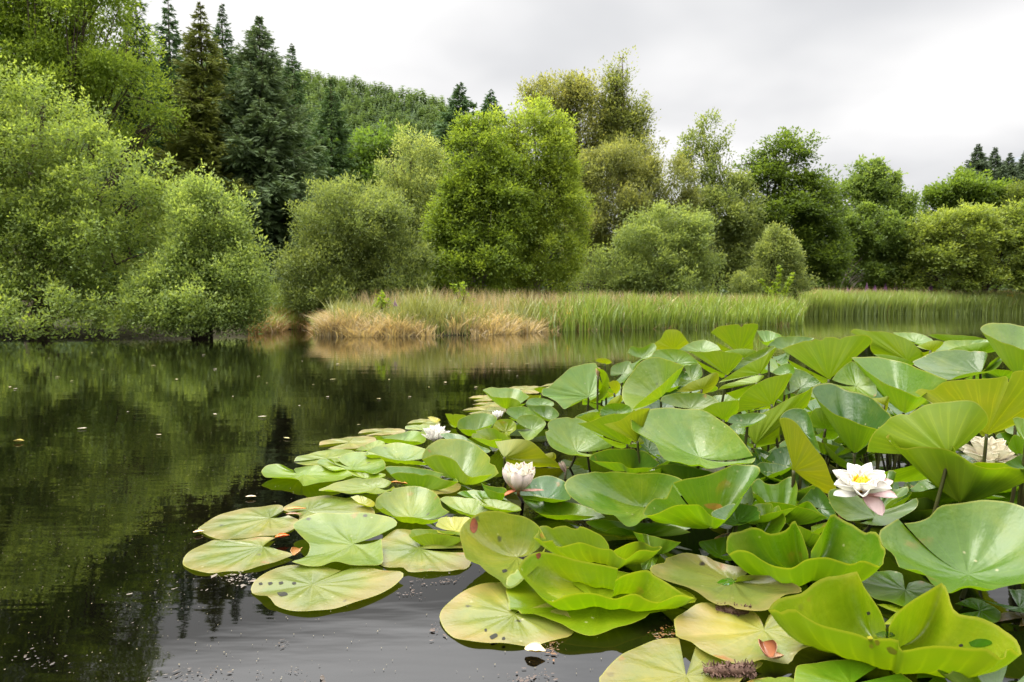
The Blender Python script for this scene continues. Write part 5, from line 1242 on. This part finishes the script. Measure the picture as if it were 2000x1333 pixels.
for i, (px, py, hw, lab) in enumerate([(1911, 280, 92, 'far dark spruce at right, leftmost of the far row'), (1944, 287, 84, 'far dark spruce at right, second of the far row'),
                                       (1973, 298, 84, 'far dark spruce at right, third of the far row'), (2004, 292, 92, 'far dark spruce cut by the right edge of the photo')]):
    spruce(lab, (px, py), 66 + i, hw, (0.062, 0.092, 0.050), 40 + i, n_wh=64, density=.8, tw=1.5, group='far spruces at the right', droop=.3)

# young alder shoots and small saplings in the grass
SAP = (0.16, 0.24, 0.022)
def sapling(label, px, y, top_py, wpx, seed, n=420, ll=.085, lw=.05, col=SAP):
    rg = np.random.default_rng(seed); b = at_y(px, HORIZON, y); b[2] = float(ground_z(np.array([b[0]]), np.array([y]))[0])
    H = at_y(px, top_py, y)[2] - b[2]; w = wpx * y / FPX
    root = tag(empty('sapling', b), label, 'sapling', 'young saplings on the grassy spit')
    g = Bag(); V = []; tn = []
    for k in range(6):
        a = rg.uniform(0, 6.28); e = np.array([math.cos(a) * w * .8 * (k > 0), math.sin(a) * w * .5 * (k > 0), H * (1 - .45 * (k > 0) * rg.random())])
        pth = crm([(0, 0, -.05), e * .45 + [0, 0, .1 * H], e], 6); g.tube(pth, np.linspace(.010, .003, len(pth)), 5)
        m_ = n // 6
        s = rg.uniform(.25, 1.0, m_); ii = (s * (len(pth) - 1)).astype(int)
        P = pth[ii] + rg.normal(0, .02, (m_, 3)); D = nrm(rg.normal(0, 1, (m_, 3)) * [1, 1, .4] + [0, 0, .35]); U = nrm(np.cross(D, [0, 0, 1] + rg.normal(0, .4, (m_, 3))))
        V.append(leaf_quads(P, D, U, ll * rg.uniform(.6, 1.2, m_), lw * rg.uniform(.7, 1.2, m_))); tn.append(np.repeat(rg.random(m_) * .7, 4))
    V = np.vstack(V); o = mesh_obj('crown', V, np.arange(len(V)).reshape(-1, 4), MAT_FOL, root, tone=np.concatenate(tn), smooth=False); o.color = (*col, 1)
    g.build('trunk', MBARK, root)
sapling('light yellow-green sapling at the middle of the grassy spit', 905, 13.2, 547, 26, 1)
sapling('small pale sapling near the left end of the grassy spit', 748, 12.2, 570, 18, 2, n=300)
sapling('bushy yellow-green sapling at the right end of the green reeds', 1520, 19.4, 515, 46, 3, n=900, ll=.10, lw=.06)
sapling('pale ferny shoot right of the young sapling in the middle', 1010, 14.2, 580, 22, 4, n=260, col=(0.14, 0.17, 0.04))

# purple flower spikes and yellow flags
MPUR = simple_mat('purple_bells', (0.24, 0.085, 0.24), 0.6)
MYEL = simple_mat('yellow_flag', (0.70, 0.42, 0.015), 0.5)
MSTM = simple_mat('green_stem', (0.10, 0.14, 0.03), 0.7)
def spike(label, px, y, top_py, h_px, seed):
    rg = np.random.default_rng(seed); b = at_y(px, HORIZON, y); b[2] = float(ground_z(np.array([b[0]]), np.array([y]))[0])
    H = at_y(px, top_py, y)[2] - b[2]; hs = h_px * y / FPX
    root = tag(empty('foxglove', b), label, 'foxglove', 'purple flower spikes')
    g = Bag(); g.tube(crm([(0, 0, -.05), (rg.normal(0, .02), 0, H * .5), (rg.normal(0, .05), 0, H)], 4), np.linspace(.012, .004, 9), 5); g.build('stem', MSTM, root)
    f = Bag(); r0 = .0017 * y
    for k in range(26):
        s = k / 25; a = k * 2.4; z = H - hs * (1 - s); r_ = r0 * (1.15 - s) 
        p = np.array([math.cos(a) * r_ * .5, math.sin(a) * r_ * .5, z]); q_ = p + np.array([math.cos(a) * r_, math.sin(a) * r_, -r_ * .7])
        f.tube([p, (p + q_) / 2, q_], [r_ * .2, r_ * .45, r_ * .6], 6)
    f.build('flower_bells', MPUR, root)
for k, (px, y, tp, hp, lab) in enumerate([(772, 12.0, 584, 13, 'lone purple foxglove at the left end of the grassy spit'), (1692, 40.5, 552, 18, 'purple spike over the far reeds, leftmost of the thick group'),
        (1708, 40.8, 556, 14, 'purple spike over the far reeds, second from the left'), (1728, 41.0, 553, 14, 'leaning purple spike over the far reeds'), (1748, 41.2, 543, 24, 'tallest purple spike over the far reeds'),
        (1764, 41.2, 545, 20, 'purple spike just right of the tallest one'), (1817, 41.5, 552, 14, 'purple spike over the far reeds, standing apart on the right'), (1601, 37.5, 570, 10, 'short purple spike at the left of the far reeds'),
        (1214, 17.2, 572, 8, 'pinkish flower spike in the green reeds right of centre'), (1655, 40, 562, 10, 'small purple spike left of the thick group')]):
    spike(lab, px, y, tp, hp, k)
def flag(label, px, py, y, seed):
    rg = np.random.default_rng(seed); c = at_y(px, py, y); root = tag(empty('yellow_iris', (c[0], c[1], 0)), label, 'iris', 'yellow iris flowers')
    g = Bag(); g.tube([(0, 0, -.05), (0, 0, c[2] * .5), (0, 0, c[2])], .006, 5); g.build('stem', MSTM, root)
    f = Bag()
    for k in range(3):
        a = k * 2.09 + .4; r_ = .0034 * y; p = np.array([0, 0, c[2]]); q_ = p + np.array([math.cos(a) * r_, math.sin(a) * r_, .2 * r_]); e = q_ + np.array([math.cos(a) * r_ * .4, math.sin(a) * r_ * .4, -r_ * .8])
        f.tube([p, q_, e], [r_ * .12, r_ * .4, r_ * .15], 6)
    f.build('petals', MYEL, root)
flag('yellow iris flower in the reeds near the straw tussocks', 1110, 612, 14.0, 1)
flag('yellow iris flower in the far reeds at the right edge', 1974, 578, 41.2, 2)

# ------------------------------------------------------------------ grasses
def blades(name, label, cat, XY, H, Wd, lean, col, seed, curve=.5, tone0=.3, tonev=.2, tone_xy=None, zoff=0.0, ctr=None):
    rg = np.random.default_rng(seed); n_ = len(XY)
    z0 = ground_z(XY[:, 0], XY[:, 1]); z0 = np.maximum(z0, -.12) + zoff
    a = rg.uniform(0, 6.283, n_)
    if ctr is not None: a = np.arctan2(XY[:, 1] - ctr[:, 1], XY[:, 0] - ctr[:, 0]) + rg.normal(0, .35, n_)
    ld = np.stack([np.cos(a), np.sin(a)], 1) * (lean * rg.uniform(.2, 1.3, n_) * H)[:, None]
    fa = rg.uniform(0, 6.283, n_); sd = np.stack([np.cos(fa), np.sin(fa), np.zeros(n_)], 1)
    lv = [0, .35, .7, 1.0]; wv = [1, .9, .6, .06]; pts = []
    for s, w_ in zip(lv, wv):
        c = np.stack([XY[:, 0] + ld[:, 0] * s ** (1 + curve), XY[:, 1] + ld[:, 1] * s ** (1 + curve), z0 + H * (s - curve * .35 * lean * s ** 2.5)], 1)
        pts += [c - sd * (Wd * w_ * .5)[:, None], c + sd * (Wd * w_ * .5)[:, None]]
    V = np.stack(pts, 1).reshape(-1, 3); base = np.arange(n_)[:, None] * 8
    F = np.concatenate([base + np.array([[2 * k, 2 * k + 1, 2 * k + 3, 2 * k + 2]]) for k in range(3)])
    t = np.clip(tone0 + rg.normal(0, tonev, n_) + (tone_xy if tone_xy is not None else 0), 0, 1)
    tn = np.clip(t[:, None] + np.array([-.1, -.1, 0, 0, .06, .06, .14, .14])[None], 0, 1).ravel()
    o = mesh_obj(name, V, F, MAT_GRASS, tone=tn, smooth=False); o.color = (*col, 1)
    return tag(o, label, cat, kind='stuff')


def scatter(pxr, yr, n, rg, dmin, dmax):
    """points on land with distance to the waterline between dmin and dmax"""
    out = np.zeros((0, 2))
    while len(out) < n:
        y = rg.uniform(*yr, n * 3); px = rg.uniform(*pxr, n * 3)
        P = np.stack([(px - CX) / FPX * y, y], 1); d = pond_sd(P)
        out = np.vstack([out, P[(d > dmin) & (d < dmax)]])
    return out[:n]


rg = np.random.default_rng(77)
# straw-coloured tussocks along the front of the spit
cl = scatter((632, 1075), (11.0, 15.0), 135, rg, -.12, .75)
C_ = np.repeat(cl, 90, 0); P = C_ + rg.normal(0, .085, (len(C_), 2)); keep = pond_sd(P) > -.25; P, C_ = P[keep], C_[keep]
ht = np.repeat(rg.uniform(.6, 1.3, 135), 90)[keep]
blades('straw_grass', 'straw-coloured drooping sedge along the water edge of the spit', 'sedge', P, rg.uniform(.18, .42, len(P)) * ht, rg.uniform(.012, .022, len(P)), .78, (0.31, 0.255, 0.135), 1, curve=1.0, tone0=.40, tonev=.34, ctr=C_)
P = scatter((628, 700), (10.9, 13.0), 3500, rg, -.02, .9)
blades('straw_grass', 'spiky straw sedge at the left tip of the spit', 'sedge', P, rg.uniform(.22, .50, len(P)), rg.uniform(.008, .014, len(P)), .8, (0.29, 0.235, 0.125), 9, curve=1.0, tone0=.35, tonev=.28)
P = np.vstack([scatter((640, 1120), (11.6, 16.5), 12000, rg, .25, 3.2), scatter((650, 1300), (11.3, 17.0), 5000, rg, .0, .8)])
hp = 1 + .22 * np.sin(P[:, 0] * 2.9 + P[:, 1]) + .16 * np.sin(P[:, 0] * 7.3 - P[:, 1] * 2)
blades('meadow_grass', 'mixed green and buff meadow grass on top of the spit', 'grass', P, (.22 + .50 * rg.beta(1.6, 2.2, len(P))) * hp, rg.uniform(.010, .020, len(P)), .42, (0.150, 0.172, 0.042), 2, curve=.8, tone0=.4, tonev=.3)
P = scatter((700, 1560), (12.6, 21.5), 13000, rg, .3, 4.0)
blades('seed_grass', 'buff flowering grass heads above the spit', 'grass', P, rg.uniform(.5, .82, len(P)), rg.uniform(.006, .011, len(P)), .3, (0.27, 0.215, 0.11), 3, curve=.6, tone0=.3, tonev=.25)
# green reeds standing in the water edge
P = np.vstack([scatter((1050, 1568), (13.3, 19.2), 5600, rg, -.40, .35), scatter((1060, 1568), (14, 21), 5600, rg, .2, 2.2)])
cx_ = rg.uniform(0, 9, 70); pat = np.clip(.5 - np.abs(P[:, 0][:, None] - cx_[None]).min(1) * 6, -.5, .5) * .8
keep = rg.random(len(P)) < np.clip((P[:, 0] - .2) / 2.2, .03, 1) * (.75 + .5 * (np.sin(P[:, 0] * 4.1) > 0)); P, pat = P[keep], pat[keep]
blades('green_reeds', 'upright green reeds along the right half of the spit', 'reeds', P, (.40 + .46 * rg.beta(2, 2.2, len(P))) * (1 + .22 * pat), rg.uniform(.018, .036, len(P)), .30, (0.128, 0.190, 0.024), 4, curve=.8, tone0=.40, tonev=.32, tone_xy=pat * .7)
cl = scatter((1070, 1550), (13.6, 18.9), 44, rg, -.30, .3); P = np.repeat(cl, 90, 0) + rg.normal(0, .13, (44 * 90, 2))
blades('dead_reeds', 'brown dead reed litter between the green reeds at the waterline', 'reeds', P, rg.uniform(.12, .38, len(P)), rg.uniform(.009, .016, len(P)), .9, (0.24, 0.17, 0.08), 5, curve=1.0, tone0=.2, tonev=.25)
P = scatter((1070, 1568), (13.5, 20.5), 1500, rg, -.3, 1.8)
blades('standing_dead_reeds', 'bent tan dead stems standing among the green reeds', 'reeds', P, rg.uniform(.45, .95, len(P)), rg.uniform(.010, .020, len(P)), .55, (0.30, 0.235, 0.12), 14, curve=1.0, tone0=.25, tonev=.25)
# far bank reeds at the right
P = np.vstack([scatter((1566, 2100), (35, 47), 12000, rg, -.6, .5), scatter((1566, 2100), (35, 48), 14000, rg, .3, 4.5)])
pat = .2 * np.sin(P[:, 0] * 2.3) + .2 * np.sin(P[:, 0] * .9)
blades('far_reeds', 'band of green reeds along the far right bank', 'reeds', P, rg.uniform(.85, 1.45, len(P)) * (1 + .1 * pat), rg.uniform(.03, .06, len(P)), .24, (0.140, 0.195, 0.034), 6, curve=.7, tone0=.35, tonev=.25, tone_xy=pat * .6)
P = scatter((1566, 2100), (36, 50), 9000, rg, .3, 5.0)
blades('far_grass', 'buff grass heads among the far reeds', 'grass', P, rg.uniform(1.0, 1.62, len(P)), rg.uniform(.014, .024, len(P)), .28, (0.22, 0.155, 0.075), 7, curve=.6, tone0=.25, tonev=.25)
P = scatter((1566, 2100), (35, 47), 2200, rg, -.5, 3.0)
blades('far_dead_reeds', 'bent tan dead stems among the far reeds', 'reeds', P, rg.uniform(.7, 1.6, len(P)), rg.uniform(.018, .034, len(P)), .5, (0.27, 0.20, 0.11), 15, curve=1.0, tone0=.25, tonev=.25)
# inlet meadow at the left
P = scatter((490, 640), (12.0, 21.0), 12000, rg, -.05, 6.0)
tt = -.5 * (pond_sd(P) < .6)
blades('inlet_grass', 'bright grass on the bank between the two willow bushes', 'grass', P, rg.uniform(.14, .42, len(P)), rg.uniform(.010, .018, len(P)), .6, (0.150, 0.205, 0.026), 8, curve=.8, tone0=.4, tonev=.25)
P = scatter((485, 610), (11.5, 15.5), 2600, rg, -.12, .5)
blades('inlet_sedge', 'tan dead sedge at the water edge of the inlet', 'sedge', P, rg.uniform(.18, .42, len(P)), rg.uniform(.008, .014, len(P)), .75, (0.25, 0.165, 0.06), 10, curve=1.0, tone0=.2, tonev=.25)

# ------------------------------------------------------------------ forest on the hill and far tree line (one mass each)
rg = np.random.default_rng(8)
n_ = 27000
hxv = rg.uniform(-150, 25, n_); hyv = rg.uniform(95, 262, n_); hz = hill_z(hxv, hyv)
con = rg.random(n_) < .85
hh = np.where(con, rg.uniform(1.4, 3.0, n_), rg.uniform(2.6, 4.0, n_)); hw = np.where(con, hh * rg.uniform(.22, .32, n_), hh * rg.uniform(.4, .55, n_))
Vs, Ts = [], []
for lay in range(5):                        # seven tiers of drooping fronds per tree
    f0 = lay / 5.0; nf = 6
    for q_ in range(nf):
        a = rg.uniform(0, 6.283, n_); rr = hw * np.where(con, (1 - f0) * 1.0, np.sqrt(np.clip(1 - (2 * f0 - .75) ** 2 / 1.6, .05, 1))) * rg.uniform(.7, 1.1, n_)
        P = np.stack([hxv, hyv, hz + hh * np.minimum(f0 + .20, .99)], 1)
        D = np.stack([np.cos(a) * rr, np.sin(a) * rr, -hh * np.where(con, .10, .04)], 1); L = np.linalg.norm(D, axis=1)
        D = nrm(D); U = np.stack([-np.sin(a), np.cos(a), 0 * a], 1)
        Vs.append(leaf_quads(P, D, U, L, hh * .20 * (1.25 - f0))); Ts.append(np.repeat(np.clip(.22 + .30 * (~con) + .14 * np.sin(hxv * .11 + hyv * .07) + rg.normal(0, .13, n_) + .1 * f0, 0, 1), 4))
# leaders
P = np.stack([hxv, hyv, hz + hh * .8], 1); Vs.append(leaf_quads(P, np.tile([0, 0, 1.0], (n_, 1)), np.tile([1.0, 0, 0], (n_, 1)), hh * .28, hh * .05)); Ts.append(np.full(4 * n_, .3))
V = np.vstack(Vs); o = mesh_obj('hill_forest', V, np.arange(len(V)).reshape(-1, 4), MAT_NEEDLE, tone=np.concatenate(Ts), smooth=False); o.color = (0.140, 0.200, 0.090, 1)  # haze over the hill is put into this bluer, paler green
tag(o, 'dense young conifer forest covering the hillside', 'forest', kind='stuff')
# woodland behind the far bank
lb = []
for k in range(46):
    px = rg.uniform(560, 2250); y = rg.uniform(52, 70); top = 470 if px > 1000 else 430
    c = at_y(px, rg.uniform(top, 560), y); lb.append((c, np.array([3.2, 2.2, rg.uniform(1.6, 3.0)])))
for px in range(540, 2300, 45):
    y = rg.uniform(54, 66); c = at_y(px, 578, y); lb.append((c, np.array([2.2, 1.6, 1.2])))
V, tn = crown_geo(lb, rg, 60000, .34, .2, per=30, spray=1.3, vary=.2)
lb2 = [(at_y(px, 574, rg.uniform(50, 56)), np.array([1.9, 1.2, 1.1])) for px in range(1530, 1800, 22)]
V2, tn2 = crown_geo(lb2, rg, 26000, .26, .17, per=30, spray=.8, vary=.2, back=.2)
V = np.vstack([V, V2]); tn = np.concatenate([tn, tn2])
o = mesh_obj('far_woods', V, np.arange(len(V)).reshape(-1, 4), MAT_FOL, tone=tn, smooth=False); o.color = (0.060, 0.098, 0.022, 1)
tag(o, 'far woodland closing the gaps behind the pond trees', 'woods', kind='stuff')
